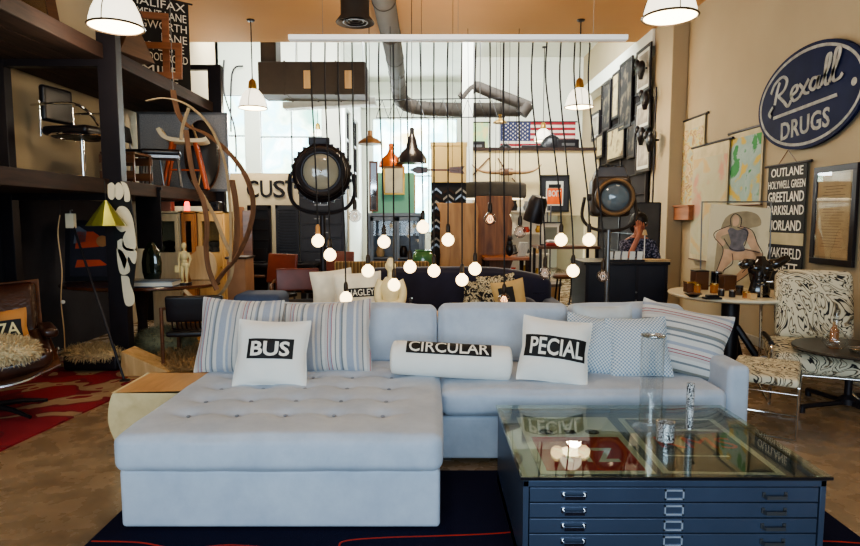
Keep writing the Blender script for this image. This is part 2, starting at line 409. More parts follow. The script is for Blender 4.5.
# ================================================================ the sectional sofa
def sofafab():
    m, nt, b = new('pale_blue_velvet'); L = nt.links.new
    tc = N(nt, 'ShaderNodeTexCoord'); nz = N(nt, 'ShaderNodeTexNoise'); nz.inputs['Scale'].default_value = 5; nz.inputs['Detail'].default_value = 8; nz.inputs['Roughness'].default_value = .7
    L(tc.outputs['Object'], nz.inputs['Vector'])
    rp = ramp(nt, [(.3, S(168, 180, 196)), (.7, S(190, 200, 213))]); L(nz.outputs['Fac'], rp.inputs['Fac']); L(rp.outputs['Color'], b.inputs['Base Color'])
    b.inputs['Roughness'].default_value = .85; b.inputs['Sheen Weight'].default_value = .2; b.inputs['Sheen Roughness'].default_value = .4
    n2 = N(nt, 'ShaderNodeTexNoise'); n2.inputs['Scale'].default_value = 400; L(tc.outputs['Object'], n2.inputs['Vector'])
    bp = N(nt, 'ShaderNodeBump'); bp.inputs['Strength'].default_value = .25; bp.inputs['Distance'].default_value = .004; L(n2.outputs['Fac'], bp.inputs['Height']); L(bp.outputs['Normal'], b.inputs['Normal'])
    return m
sf = sofafab()
sofa = thing('sectional_sofa', 'pale blue grey upholstered sectional sofa with a wide tufted chaise on the left', 'sofa', (0, 3.3, 0))
SX, SY = 0, 3.3
def sm(mb): mb.M = T3(0, -3.3, 0); return mb
# chaise
bw = 1.40
m_ = sm(MB()); m_.rbox(1.425, 1.28, .27, .02, (6, 6, 3), M=T3(-.667, 3.205, .155)); m_.build('chaise_base', sf, sofa, smooth=1)
m_ = sm(MB()); m_.rbox(1.70, .98, .25, .02, (6, 6, 3), M=T3(.91, 3.80, .155)); m_.build('sofa_base', sf, sofa, smooth=1)
tbm = mat('button_velvet', S(142, 150, 164), rough=.9)
tcols = [-1.17+.235*k for k in range(5)]; trows = [2.83, 3.06, 3.29, 3.52, 3.75]
def tuft(q, p):
    q = Vector(q)
    if p[2] > .06:
        X = q.x-.665; Y = q.y+3.23; dz = 0
        for i, x in enumerate(tcols):
            for j, y in enumerate(trows):
                ox = 0 if j % 2 == 0 else .0
                d2 = (X-x-ox)**2+(Y-y)**2; dz += .024*math.exp(-d2/.0016)+.016*math.exp(-d2/.010)
        # creases running from button to button
        dz += .006*max(math.exp(-((Y-y)/.022)**2) for y in trows)*(1 if -1.25 < X < -.1 else 0)
        dz -= .006*mn.noise(Vector((X*5, Y*5, 0)))
        q.z -= dz
    else:
        q += Vector((0, 0, .004*mn.noise(Vector((q.x*6, q.y*6, q.z*9)))))
    return q
m_ = sm(MB()); m_.rbox(1.44, 1.42, .17, .045, (72, 72, 3), puff=(.012, .012, .016), fn=tuft, M=T3(-.665, 3.23, .375)); m_.build('chaise_cushion', sf, sofa, smooth=2)
for x in tcols:
    for y in trows[:4]: MB(T3(0, -3.3, 0)).ell((x, y, .447-.008*abs((x+.665)/.7)**2), (.011, .011, .006), 10, 6).build('tuft_button', tbm, sofa)
# seat cushions on the right
def wr(q, p):
    q = Vector(q); q += Vector((0, 0, .008*mn.noise(Vector((q.x*4+3, q.y*4, q.z*4))))); return q
m_ = sm(MB()); m_.rbox(1.60, .86, .15, .04, (30, 16, 3), puff=(.01, .02, .02), fn=wr, M=T3(.865, 3.70, .365)); m_.build('seat_cushion', sf, sofa, smooth=2)
# right arm
m_ = sm(MB()); m_.rbox(.125, .98, .54, .03, (4, 14, 8), puff=(.006, .006, .01), M=T3(1.74, 3.79, .30)); m_.build('arm', sf, sofa, smooth=2)
# back frame and back cushions
m_ = sm(MB()); m_.rbox(3.18, .16, .66, .03, (20, 3, 8), M=T3(.21, 4.26, .36)); m_.build('back_frame', sf, sofa, smooth=1)
def backc(x0, x1, seed, sag=0):
    def fn(q, p):
        q = Vector(q); q += Vector((0, .012*mn.noise(Vector((q.x*5+seed, q.z*5, seed))), .012*mn.noise(Vector((q.x*4+seed, seed, 2.)))))
        return q
    m = sm(MB()); m.rbox(x1-x0-.008, .22, .40, .05, (20, 4, 12), puff=(.008, .035, .012), fn=fn, M=T3((x0+x1)/2, 4.02, .62) @ RX(R(-9))); return m.build('back_cushion', sf, sofa, smooth=2)
backc(-1.40, .045, 1); backc(.055, .93, 2); backc(.935, 1.70, 3)
for x, y in ((-1.3, 2.65), (-.02, 2.65), (-1.3, 4.25), (.1, 3.4), (1.7, 3.4), (1.7, 4.25)): sm(MB()).cbox((x, y, .017), (.05, .05, .034)).build('foot', blackp, sofa)
# ================================================================ pillows
def pillow(name, label, cat, w, h, t, m, loc, tilt=18, rz=0, roll=0, group=None, seed=0, n=26, ears=.035):
    root = thing(name, label, cat, loc, group=group)
    root.rotation_euler = (Matrix.Rotation(R(rz), 3, 'Z') @ Matrix.Rotation(R(-tilt), 3, 'X') @ Matrix.Rotation(R(roll), 3, 'Y')).to_euler()
    def surf(u, v, s):
        # u,v in -1..1; s=+1 back, -1 front (front faces -Y)
        e = ears
        x = w/2*u*(1-e*2*(1-abs(v))**1 * (1-abs(v)**2)*1.0*abs(u)**3) ; z = h/2*v*(1-e*2*(1-abs(u)**2)*abs(v)**3)
        d = (max(0, 1-abs(u)**2.6)*max(0, 1-abs(v)**2.6))**.62*t/2
        d += (.010*mn.noise(Vector((u*2.2+seed*3, v*2.2, s+seed)))+.004*mn.noise(Vector((u*6+seed*3, v*6, s+seed))))*(1-u**8)*(1-v**8)
        return Vector((x, s*d, z+h/2))
    mb = MB(); vs = []; fs = []
    for s in (-1, 1):
        for i in range(n+1):
            for j in range(n+1): vs.append(surf(sin(pi/2*(2*i/n-1)), sin(pi/2*(2*j/n-1)), s))
    for s in (0, 1):
        o = s*(n+1)**2
        for i in range(n):
            for j in range(n):
                q = [o+i*(n+1)+j, o+(i+1)*(n+1)+j, o+(i+1)*(n+1)+j+1, o+i*(n+1)+j+1]; fs.append(q if s == 0 else q[::-1])
    mb.add(vs, fs); ob = mb.build('cover', m, root, smooth=2.6)
    me = ob.data; bm = bmesh.new(); bm.from_mesh(me); bmesh.ops.remove_doubles(bm, verts=bm.verts, dist=.0004); bmesh.ops.recalc_face_normals(bm, faces=bm.faces); bm.to_mesh(me); bm.free()
    # welt
    ed = [surf(sin(pi/2*k/12), -1, 0) for k in range(-12, 12)]+[surf(1, sin(pi/2*k/12), 0) for k in range(-12, 12)]+[surf(-sin(pi/2*k/12), 1, 0) for k in range(-12, 12)]+[surf(-1, -sin(pi/2*k/12), 0) for k in range(-12, 12)]
    MB().tube(ed, .004, 6, closed=True).build('seam', m, root)
    root['_'] = 1; del root['_']
    return root, surf
def patch(root, surf, w, h, cx, cz, pw, ph, m, txt=None, tm=None, lift=.003, fw=.86, fh=.72, bold=.02, shift=0, tname='lettering'):
    """printed panel following the pillow front"""
    mb = MB(); n = 20; vs = []; fs = []
    def pt(x, z, l):
        u = max(-.995, min(.995, x/(w/2))); v = max(-.995, min(.995, (z-h/2)/(h/2))); p = surf(u, v, -1)
        return Vector((p.x, p.y-l, p.z))
    for i in range(n+1):
        for j in range(n+1): vs.append(pt(cx-pw/2+pw*i/n, cz-ph/2+ph*j/n, lift))
    for i in range(n):
        for j in range(n): fs.append((i*(n+1)+j, (i+1)*(n+1)+j, (i+1)*(n+1)+j+1, i*(n+1)+j+1))
    mb.add(vs, fs).build('printed_panel', m, root, smooth=2)
    if txt: text(txt, .1, tm, root, I4, fitw=pw*fw, fith=ph*fh, bold=bold, warp=lambda x, y: pt(cx+x+shift, cz+y, lift+.003), name=tname)
cotton = mat('white_cotton', S(236, 236, 230), rough=.9, var=.04, scale=5, bump=.3, bscale=300, sheen=.2)
Wt, Gb, Rd, Gr, Cr = S(222, 221, 216), S(172, 180, 194), S(172, 84, 98), S(134, 142, 148), S(204, 202, 200)
sv = stripes('ticking_vertical', 0, .25, [(0, Gb), (.10, Wt), (.16, Gb), (.22, Cr), (.30, Gr), (.33, Wt), (.40, Cr), (.47, Rd), (.485, Cr), (.52, Gb), (.56, Rd), (.575, Wt), (.66, Gr), (.685, Wt), (.76, Gb), (.80, Gr), (.84, Wt), (.93, Gb)], off=.38)
sh = stripes('ticking_horizontal', 2, .24, [(0, Gr), (.05, Wt), (.14, Gr), (.20, S(150, 150, 140)), (.24, Wt), (.36, Gr), (.41, Wt), (.50, Cr), (.58, Rd), (.60, Cr), (.66, Rd), (.68, Wt), (.78, Gb), (.86, Wt)], off=.1)
def onsofa(px, Y, z=.45): p = P(px, 300, Y); return (p.x, Y, z)
g1 = 'striped ticking pillows on the sofa'
pillow('throw_pillow', 'blue grey and white vertically striped pillow with red lines, leftmost on the chaise', 'pillow', .50, .47, .17, sv, (-1.19, 3.60, .45), 20, 3, 3, g1, 1)
pillow('throw_pillow', 'blue grey and white vertically striped pillow with red lines, right behind the BUS pillow', 'pillow', .56, .46, .17, sv, (-.64, 3.62, .45), 25, -4, -4, g1, 2)
gb = 'white pillows with black bus blind words'
r_, s_ = pillow('throw_pillow', 'square white cotton pillow printed BUS in white on black', 'pillow', .41, .385, .14, cotton, (-.91, 3.32, .45), 23, 3, 2, gb, 3)
patch(r_, s_, .41, .385, .0, .205, .262, .115, inkblk, 'BUS', inkwht, fw=.84, fh=.74, bold=.028)
r_, s_ = pillow('throw_pillow', 'square white cotton pillow printed PECIAL in white on black', 'pillow', .40, .39, .15, cotton, (.70, 3.40, .445), 25, -9, 6, gb, 4)
patch(r_, s_, .40, .39, .0, .20, .36, .13, inkblk, 'PECIAL', inkwht, fw=.86, fh=.78, bold=.02, shift=.01)
# gingham pillows
def gingham():
    m, nt, b = new('blue_gingham'); L = nt.links.new
    tc = N(nt, 'ShaderNodeTexCoord'); ck = N(nt, 'ShaderNodeTexChecker'); ck.inputs['Scale'].default_value = 95
    mp = N(nt, 'ShaderNodeMapping'); mp.inputs['Scale'].default_value = (1, 0, 1); L(tc.outputs['Object'], mp.inputs['Vector'])
    ck.inputs['Color1'].default_value = c4(S(214, 220, 222)); ck.inputs['Color2'].default_value = c4(S(136, 158, 178))
    L(mp.outputs['Vector'], ck.inputs['Vector']); L(ck.outputs['Color'], b.inputs['Base Color']); b.inputs['Roughness'].default_value = .9; return m
gg = gingham()
pillow('throw_pillow', 'pale blue checked pillow tucked behind the PECIAL pillow', 'pillow', .38, .37, .13, gg, (1.0, 3.58, .45), 25, 2, 10, 'blue checked pillows', 5)
pillow('throw_pillow', 'pale blue checked pillow leaning against the striped pillow at the right arm', 'pillow', .36, .37, .14, gg, (1.27, 3.52, .45), 24, -6, -3, 'blue checked pillows', 6)
pillow('throw_pillow', 'plain pale grey blue pillow peeking out behind the checked pillows', 'pillow', .38, .41, .12, mat('pale_grey_linen', S(190, 196, 198), rough=.9, bump=.2, bscale=300), (1.12, 3.72, .45), 18, 3, 0, None, 12)
pillow('throw_pillow', 'large cream pillow with horizontal grey and red stripes at the right arm', 'pillow', .54, .45, .19, sh, (1.50, 3.60, .44), 26, -14, 12, None, 7, ears=.06)
# bolster
bo = thing('bolster_pillow', 'long white cylindrical bolster printed CIRCULAR in white on black', 'pillow', (.125, 3.52, .553)); bo.rotation_euler = (0, R(2.5), R(-3))
RB = .102; HB = .365
prof = [(0, -HB)]+[(RB*sin(pi/2*k/5)*.98, -HB+.025-.025*cos(pi/2*k/5)) for k in range(1, 6)]+[(RB, -HB+.06), (RB*1.01, -.1), (RB*1.01, .1), (RB, HB-.06)]+[(RB*sin(pi/2*k/5)*.98, HB-.025+.025*cos(pi/2*k/5)) for k in range(5, 0, -1)]+[(0, HB)]
MB().lathe(prof, 32, RY(pi/2)).build('cover', cotton, bo, smooth=1.2)
def cylp(x, s, l):  # s: arc length around from the camera-facing top
    a = s/RB; return Vector((x, -(RB*1.01+l)*cos(a), (RB*1.01+l)*sin(a)))
mb = MB(); vs = []; fs = []; n = 16
for i in range(n+1):
    for j in range(n+1): vs.append(cylp(-.265+.50*i/n, .056+.105*j/n, .002))
for i in range(n):
    for j in range(n): fs.append((i*(n+1)+j, (i+1)*(n+1)+j, (i+1)*(n+1)+j+1, i*(n+1)+j+1))
mb.add(vs, fs).build('printed_panel', inkblk, bo, smooth=2)
text('CIRCULAR', .1, inkwht, bo, I4, fitw=.47, fith=.080, bold=.012, warp=lambda x, y: cylp(x-.015, y+.105, .005))

# ================================================================ flat file cabinet used as coffee table
TX0, TX1, TY0, TY1, TZ = .345, 1.53, 2.20, 3.08, .42
fcm = mat('blue_grey_enamel', S(76, 88, 110), rough=.34, metal=.45, var=.12, scale=3)
cab = thing('flat_file_cabinet', 'blue grey metal flat file cabinet with wide drawers under a glass top', 'cabinet', ((TX0+TX1)/2, (TY0+TY1)/2, .012))
CX, CY = (TX0+TX1)/2, (TY0+TY1)/2
def cm(): return MB(T3(-CX, -CY, -.012))
w0, w1, y0, y1 = TX0+.012, TX1-.012, TY0+.012, TY1-.012
b = cm(); b.box(w0, w0+.022, y0, y1, .012, .40); b.box(w1-.022, w1, y0, y1, .012, .40); b.box(w0, w1, y1-.01, y1, .012, .40)
b.box(w0, w1, y0, y1, .012, .06); b.box(w0, w1, y0, y0+.02, .375, .40); b.box(w0+.02, w1-.02, y0+.03, y1, .38, .384)
b.build('case', fcm, cab, bev=.003)
lowm = mat('dark_gap', S(14, 15, 20), rough=.8)
nd = 5; dz = (.373-.062)/nd
for k in range(nd):
    z0 = .062+dz*k
    d = cm(); d.box(w0+.026, w1-.026, y0+.004, y0+.03, z0+.002, z0+dz-.003); d.box(w0+.05, w1-.05, y0+.03, y1-.06, z0+.008, z0+dz-.012)
    dr = d.build('drawer', fcm, cab, bev=.002)
    for sx in (-1, 1):
        hx = CX+sx*.385; zc = z0+dz*.52
        h = cm(); h.box(hx-.048, hx-.036, y0-.001, y0+.005, zc-.010, zc+.010).box(hx+.036, hx+.048, y0-.001, y0+.005, zc-.010, zc+.010)
        h.band([(hx-.042, y0, zc-.004), (hx-.038, y0-.016, zc-.005), (hx+.038, y0-.016, zc-.005), (hx+.042, y0, zc-.004)], .014, .003, (0, 0, 1))
        o = h.build('handle', chrome if sx < 0 else steel, dr)
    lb = cm(); a0, a1 = CX-.037, CX+.037; zz0, zz1 = z0+dz*.2, z0+dz*.84
    lb.box(a0, a1, y0-.001, y0+.004, zz0, zz0+.006).box(a0, a1, y0-.001, y0+.004, zz1-.006, zz1).box(a0, a0+.006, y0-.001, y0+.004, zz0, zz1).box(a1-.006, a1, y0-.001, y0+.004, zz0, zz1)
    lf = lb.build('label_holder', mat('bright_nickel', S(190, 200, 215), rough=.3, metal=.5), dr)
# glass top (thin sheet with polished edge)
gt = MB(T3(-CX, -CY, -TZ+.01)).box(TX0, TX1, TY0, TY1, TZ-.01, TZ).build('glass_top', glass('table_glass', (.80, .86, .82), boost=.03), None, (CX, CY, TZ-.01), smooth=0)
gt.name = 'glass_sheet'; tag(gt, 'rectangular glass sheet lying on the flat file cabinet', 'glass sheet')
MB(T3(-CX, -CY, -.012)).box(TX0+.005, TX1-.005, TY0+.012, TY0+.03, .4, .409).box(TX0+.012, TX0+.03, TY0+.03, TY1-.012, .4, .409).box(TX1-.03, TX1-.012, TY0+.03, TY1-.012, .4, .409).box(TX0+.012, TX1-.012, TY1-.03, TY1-.012, .4, .409).build('top_rim', mat('brass_rim', S(78, 72, 52), rough=.35, metal=.7), cab)
MB(T3(-CX, -CY, -.012)).box(TX0-.002, TX1+.002, TY0-.004, TY0-.001, TZ-.012, TZ-.001).build('dark_edge_strip', blackp, cab)
# posters under the glass
pz = .388
def flat(label, x0, x1, y0_, y1_, z, m, name='poster', rz=0):
    cx, cy = (x0+x1)/2, (y0_+y1_)/2
    o = MB().box(-(x1-x0)/2, (x1-x0)/2, -(y1_-y0_)/2, (y1_-y0_)/2, 0, .002).build('sheet', m, None, smooth=0)
    t = thing(name, label, 'poster', (cx, cy, z), R(rz)); o.parent = t; return t
paper = mat('paper_white', S(206, 206, 196), rough=.8, var=.04)
t = flat('cream poster with a red block lettered YYZ under the glass, left one', .44, .90, 2.30, 2.98, .386, paper)
MB().box(-.20, .20, -.31, .06, .002, .003).build('red_block', mat('red_print', S(176, 26, 30), rough=.7), t, smooth=0)
text('YYZ', .1, paper, t, T3(0, -.15, .0036), fitw=.26, fith=.15, bold=.03, ext=.0005)
for x in (-.12, .10): MB().lathe([(.018, .002), (.03, .0035), (.034, .002)], 20, T3(x, .13, 0)).build('round_badge', inkblk, t)
MB().box(-.03, .02, .1, .15, .002, .0035).build('square_badge', inkblk, t, smooth=0)
t = flat('charcoal poster with big red letters KMS under the glass, right one', .94, 1.42, 2.30, 2.96, .386, paper, rz=-2)
MB().box(-.21, .21, -.31, .31, .002, .003).build('dark_field', mat('dark_print', S(58, 56, 56), rough=.7), t, smooth=0)
text('KMS', .1, mat('red_letter', S(206, 36, 32), rough=.7), t, T3(.02, .0, .0036), fitw=.34, fith=.13, bold=.0, ext=.0005)
MB().box(-.05, .19, .15, .175, .003, .0035).box(-.17, .1, -.16, -.145, .003, .0035).build('small_print_lines', paper, t, smooth=0)
# glass vases / bead holders on top
def onglass(px, py): p = G(px, py, TZ); return (p.x, p.y, TZ)
gv = glass('vase_glass', (.98, .99, .99), rough=.03, boost=.05)
p = onglass(650, 429)
t = thing('glass_vase', 'tall clear glass cylinder vase with a wide foot on the glass top', 'vase', p)
MB().lathe([(0, .001), (.078, .001), (.08, .008), (.062, .014), (.052, .03), (.053, .44), (.049, .44), (.048, .03), (0, .02)], 32).build('body', gv, t, smooth=.5)
MB().lathe([(.053, .437), (.055, .442), (.053, .447), (.050, .442)], 32).build('rim', glass('rim_glass', (.8, .85, .86), boost=.3), t, smooth=2)
def beadm():
    m, nt, b = new('mirror_mosaic'); L = nt.links.new
    tc = N(nt, 'ShaderNodeTexCoord'); vo = N(nt, 'ShaderNodeTexVoronoi'); vo.inputs['Scale'].default_value = 190; L(tc.outputs['Object'], vo.inputs['Vector'])
    rp = ramp(nt, [(.3, S(235, 238, 240)), (.52, S(36, 40, 46))], 'CONSTANT'); L(vo.outputs['Distance'], rp.inputs['Fac']); L(rp.outputs['Color'], b.inputs['Base Color'])
    b.inputs['Roughness'].default_value = .25; b.inputs['Metallic'].default_value = .3; return m
bm_ = beadm()
t = thing('candle_holder', 'short round mosaic bead candle holder on the glass top', 'candle holder', onglass(665, 441))
MB().lathe([(0, .004), (.038, .004), (.039, .085), (.034, .085), (.033, .012), (0, .012)], 28).build('beaded_cup', bm_, t, smooth=.5)
MB().lathe([(.0395, .0), (.041, .002), (.041, .09), (.0395, .09)], 28).build('glass_sleeve', gv, t, smooth=.5)
t = thing('bud_vase', 'slim tall mosaic bead bud vase on the glass top beside the cylinder vase', 'vase', onglass(689, 431))
MB().lathe([(0, .0), (.036, .0), (.037, .006), (.02, .012), (.017, .02)], 24).build('foot', gv, t, smooth=.5)
MB().lathe([(.017, .012), (.0175, .225), (.013, .225), (.013, .02), (0, .02)], 20).build('beaded_tube', bm_, t, smooth=.5)

# ================================================================ bar of hanging globe bulbs
BY = 4.5
pL = P(289, 38, BY); pR = P(627, 38, BY)
t = thing('light_bar', 'long white ceiling bar that carries the row of hanging cords', 'light fixture', ((pL.x+pR.x)/2, BY, pL.z))
hw = (pR.x-pL.x)/2
MB().box(-hw, hw, -.03, .03, -.018, .018).build('channel', mat('glowing_white_enamel', S(240, 240, 238), rough=.4, var=.02, emit=.25), t, bev=.003)  # faint glow put into the enamel, though the bar itself is no lamp
for x in (-hw*.8, hw*.8, 0): MB().cyl((x, 0, .018), (x, 0, HZ-pL.z), .0015, 6).build('suspension_wire', steel, t)
# (top px, bulb px, bulb py, lit)
BL = [(311, 318, 241, 1), (325, 330, 255, 1), (338, 346, 298, 1), (352, 355, 216, 0), (366, 368, 271, 1), (379, 384, 242, 1), (393, 394, 285, 1), (407, 410, 267, 1),
      (420, 423, 227, 1), (434, 434, 271, 1), (448, 448, 240, 1), (462, 462, 280, 1), (476, 475, 269, 1), (490, 490, 219, 2), (504, 504, 300, 2), (519, 520, 232, 0), (533, 545, 273, 0),
      (547, 561, 240, 1), (561, 573, 271, 1), (575, 589, 240, 1), (590, 603, 276, 0)]
BL[2] = (338, 346, 298, 1)
bulbglow = mat('glowing_globe', (1, .86, .62), rough=.3, emit=4.2, ecol=(1, .74, .38), var=.02)
fil = mat('amber_filament', (1, .6, .3), emit=4, ecol=(1, .55, .25))
smoke = glass('smoky_globe', (.80, .76, .76), rough=.05, boost=.10)
sock = mat('dark_socket', S(58, 48, 40), rough=.4, metal=.6)
wsock = wood('turned_wood_socket', S(190, 130, 70), S(214, 156, 92), 'Z', 3)
order = sorted(BL, key=lambda b: b[1])
ordn = ['leftmost', 'second', 'third', 'fourth', 'fifth', 'sixth', 'seventh', 'eighth', 'ninth', 'tenth', 'eleventh', 'twelfth', 'thirteenth', 'fourteenth', 'fifteenth', 'sixteenth', 'seventeenth', 'eighteenth', 'nineteenth', 'twentieth', 'rightmost']
spec = {318: 'leftmost of the row, on a pale wooden socket', 346: 'low before the HAGLEY pillow', 394: 'before the white statue', 504: 'low over the patterned pillows', 603: 'rightmost, before the black trunk', 384: 'before the grey glass cabinet', 589: 'beside the fresnel lamp at right'}
for tp, bp, by, lit in BL:
    c = P(bp, by, BY+random.uniform(-.02, .02)); top = P(tp, 40, BY); k = order.index((tp, bp, by, lit))
    kind = 'unlit clear globe bulb with dotted filament' if lit == 0 else ('clear globe bulb with faint glow' if lit == 2 else 'glowing globe bulb')
    side = spec.get(bp, ordn[k]+' from the left in the row')
    rt = thing('pendant_bulb', '%s, %s' % (kind, side), 'pendant bulb', c, group='globe bulbs hanging from the white bar')
    d = top-c
    pts = [(d.x, d.y, d.z-.018), (d.x*1.0+.006*random.uniform(-1, 1), d.y, d.z*.8), (d.x*.55, d.y*.5, d.z*.5), (d.x*.12, 0, d.z*.22), (0, 0, .10)]
    MB().tube(smooth_path(pts, 5), .0062, 6).build('cord', cordm, rt)
    MB().lathe([(.006, .125), (.012, .118), (.0165, .10), (.0165, .058), (.014, .046), (0, .046)], 14).build('socket', wsock if bp == 318 else sock, rt)
    mb = MB().ell((0, 0, 0), .047, 20, 14).lathe([(.022, .038), (.015, .052), (.014, .06)], 14)
    mb.build('bulb', bulbglow if lit == 1 else smoke, rt, smooth=2)
    if lit != 1:
        f = MB()
        for q in range(9):
            a = 2*pi*q/9; f.tube([(.008*cos(a), .008*sin(a), .03), (.026*cos(a), .026*sin(a), -.004), (.008*cos(a), .008*sin(a), -.03)], .0014, 4)
        f.build('filament', fil if lit == 2 else mat('glowing_pale_filament', S(210, 190, 170), rough=.4, emit=.6), rt)  # unlit bulbs get a faint glow put into their filaments too
# ================================================================ LEFT: steel and timber rack
RXF, RXB = -2.86, -3.83
rack = thing('storage_rack', 'tall black steel rack with two thick dark timber shelves along the left wall', 'shelving', (-3.35, 5.5, 0))
def rm(): return MB(T3(3.35, -5.5, 0))
for y in (2.8, 5.5, 8.2):
    for x in (RXF, RXB):
        w = .085 if x == RXF else .055
        rm().box(x-w, x+w, y-.05, y+.05, 0, 3.42).build('upright_post', black, rack, bev=.004)
    rm().box(RXB, RXF, y-.04, y+.04, 3.36, 3.42).build('top_beam', black, rack)
for z0, z1 in ((1.62, 1.75), (2.80, 2.93)):
    for k in range(4):
        x0 = RXB-.09+k*.26; rm().box(x0, x0+.255, 2.6, 8.35, z0, z1).build('shelf_plank', darkwood, rack, bev=.006)
    for y in (2.8, 5.5, 8.2): rm().box(RXB, RXF, y-.045, y+.045, z0-.06, z0).build('shelf_bracket', black, rack)
# --- on the top shelf: bus blind, frames
bl = thing('bus_blind', 'black bus blind with white place names HALIFAX to ROAD hanging on the left wall', 'sign', (-3.30, 7.35, 2.95), rz=R(38))
MB().box(-.43, .43, -.004, .004, .02, 1.06).build('cloth', inkblk, bl, smooth=0)
MB().tube([(-.48, 0, 1.06), (.48, 0, 1.06)], .012).build('rod', black, bl)
for s_, z, w in (('HALIFAX', .99, .62), ('PAVEMENT LANE', .865, .80), ('ILLINGWORTH', .74, .80), ('RAW      LANE', .61, .80), ('MOOR LANE', .49, .72), ('BEECHWOOD ROAD', .37, .80), ('MILE', .22, .42), ('RYDE', .09, .40)):
    text(s_, .1, inkwht, bl, T3(0 if w > .7 else .08, -.006, z) @ RX(pi/2), fitw=w, fith=.092, bold=0)
def pframe(name, label, cat, loc, rz, tilt, w, h, t, fm, inner=None, group=None, mat_w=0, matm=None, deep=.03, glz=None, art=None, bottom=True):
    """picture frame; origin at bottom centre, faces -Y"""
    r = thing(name, label, cat, loc, group=group); r.rotation_euler = (Matrix.Rotation(rz, 3, 'Z') @ Matrix.Rotation(-tilt, 3, 'X')).to_euler()
    zo = 0 if bottom else -h/2
    f = MB(T3(0, 0, zo)); f.box(-w/2, w/2, -deep/2, deep/2, 0, t).box(-w/2, w/2, -deep/2, deep/2, h-t, h).box(-w/2, -w/2+t, -deep/2, deep/2, t, h-t).box(w/2-t, w/2, -deep/2, deep/2, t, h-t)
    f.build('frame', fm, r, bev=.003)
    if matm: 
        MB(T3(0, 0, zo)).box(-w/2+t, w/2-t, -.004, .004, t, h-t).build('mount', matm, r, smooth=0)
    if inner:
        k = t+mat_w; MB(T3(0, 0, zo)).box(-w/2+k, w/2-k, -.008, -.002, k, h-k).build('picture', inner, r, smooth=0)
    if glz: MB(T3(0, 0, zo)).box(-w/2+t, w/2-t, -deep/2+.003, -deep/2+.004, t, h-t).build('glazing', glz, r, smooth=0)
    return r
orgw = wood('orange_brown_wood', S(134, 84, 54), S(170, 110, 72), 'X', 3, .45)
pframe('framed_picture', 'empty orange brown wooden frame standing before the bus blind, upper one', 'frame', (-3.22, 7.02, 2.935), R(14), .06, .48, .80, .075, orgw, group='empty wooden frames on the top shelf')
pframe('framed_picture', 'small thick orange brown wooden frame leaning at the shelf front below the blind', 'frame', (-3.00, 6.80, 2.935), R(8), .10, .50, .40, .07, orgw, group='empty wooden frames on the top shelf')
pframe('framed_picture', 'dark framed mirror lying back on the top shelf by the near white pendant', 'frame', (-3.3, 4.9, 2.935), R(50), .35, .7, .5, .08, wood('dim_brown_wood', S(66, 44, 32), S(90, 62, 44), 'X', 3), glass('dim_mirror', (.3, .3, .3), boost=.3))
# wedge shaped crate
w_ = MB(); w_.prism([(-.22, 0), (.25, 0), (-.02, .36)], -.15, .15, RX(pi/2)); o = w_.build('wooden_easel_block', wood('dim_brown_wood', S(66, 44, 32), S(90, 62, 44)), None, (-2.95, 5.95, 2.932), bev=.004, rz=R(75)); tag(o, 'triangular dark wooden block on the top shelf behind the post', 'block')
# --- on the lower shelf: chairs and stools
sz = 1.752
# chrome salon chair
c_ = thing('swivel_chair', 'black padded swivel chair with round chrome arm rails on the lower shelf', 'chair', (-3.38, 5.92, sz), R(-12))
MB().rbox(.50, .46, .09, .04, (8, 8, 2), M=T3(0, 0, .47)).build('seat', blackp, c_, smooth=1.5)
MB().rbox(.07, .36, .34, .03, (2, 6, 6), M=T3(-.27, 0, .74)).build('backrest', blackp, c_, smooth=1.5)
ringp = [(-.3*1.0+.0, -.26, .70), (-.05, -.29, .70), (.18, -.27, .69), (.27, -.2, .62), (.28, -.1, .52)]
for sg in (-1, 1): MB().tube(smooth_path([(x, y*(-sg) if sg > 0 else y, z) for x, y, z in ringp], 4), .012, 8).build('arm_rail', chrome, c_)
MB().tube([(.26*cos(a), .27*sin(a), .43) for a in [2*pi*k/24 for k in range(24)]], .012, 8, closed=True).build('seat_ring', chrome, c_)
MB().cyl((-.27, -.2, .42), (-.27, -.2, .75), .010).build('back_bar', chrome, c_); MB().cyl((-.27, .2, .42), (-.27, .2, .75), .010).build('back_bar', chrome, c_)
MB().cyl((0, 0, .02), (0, 0, .42), .022).build('column', chrome, c_); MB().lathe([(0, 0), (.2, 0), (.2, .012), (.03, .03), (0, .03)], 24).build('base', chrome, c_)
# small dark plastic chair
def simple_chair(name, label, loc, rz, sm_, fm, bh=.82, sh_=.45, w=.42, group=None, arms=None, upholst=False, back_m=None):
    r = thing(name, label, 'chair', loc, rz, group)
    MB().rbox(w, w*.95, .05, .02, (4, 4, 2), puff=(0, 0, .006), M=T3(0, 0, sh_)).build('seat', sm_, r, smooth=1.2)
    MB().rbox(w*.95, .035, bh-sh_-.14, .016, (5, 2, 4), M=T3(0, w*.47, (bh+sh_)/2+.05) @ RX(R(-8))).build('backrest', back_m or sm_, r, smooth=1.2)
    for x in (-1, 1):
        for y in (-1, 1):
            top = (x*w*.43, y*w*.42, sh_-.02); bot = (x*w*.48, y*w*.5, 0)
            MB().tube([bot, top], [.011, .014], 8).build('leg', fm, r)
        MB().tube([(x*w*.43, w*.42, sh_-.02), (x*w*.43, w*.5, bh-.06)], .011, 8).build('back_stile', fm, r)
        if arms:
            MB().tube(smooth_path([(x*w*.56, -w*.42, sh_-.02), (x*w*.58, -w*.44, sh_+.19), (x*w*.58, -w*.1, sh_+.22), (x*w*.55, w*.42, sh_+.2)], 4), .016, 8).build('arm', arms, r)
    return r
simple_chair('side_chair', 'small black shell side chair with metal legs, turned sideways on the lower shelf', (-3.20, 6.72, sz), R(95), blackp, steel, .68, .36, .36)
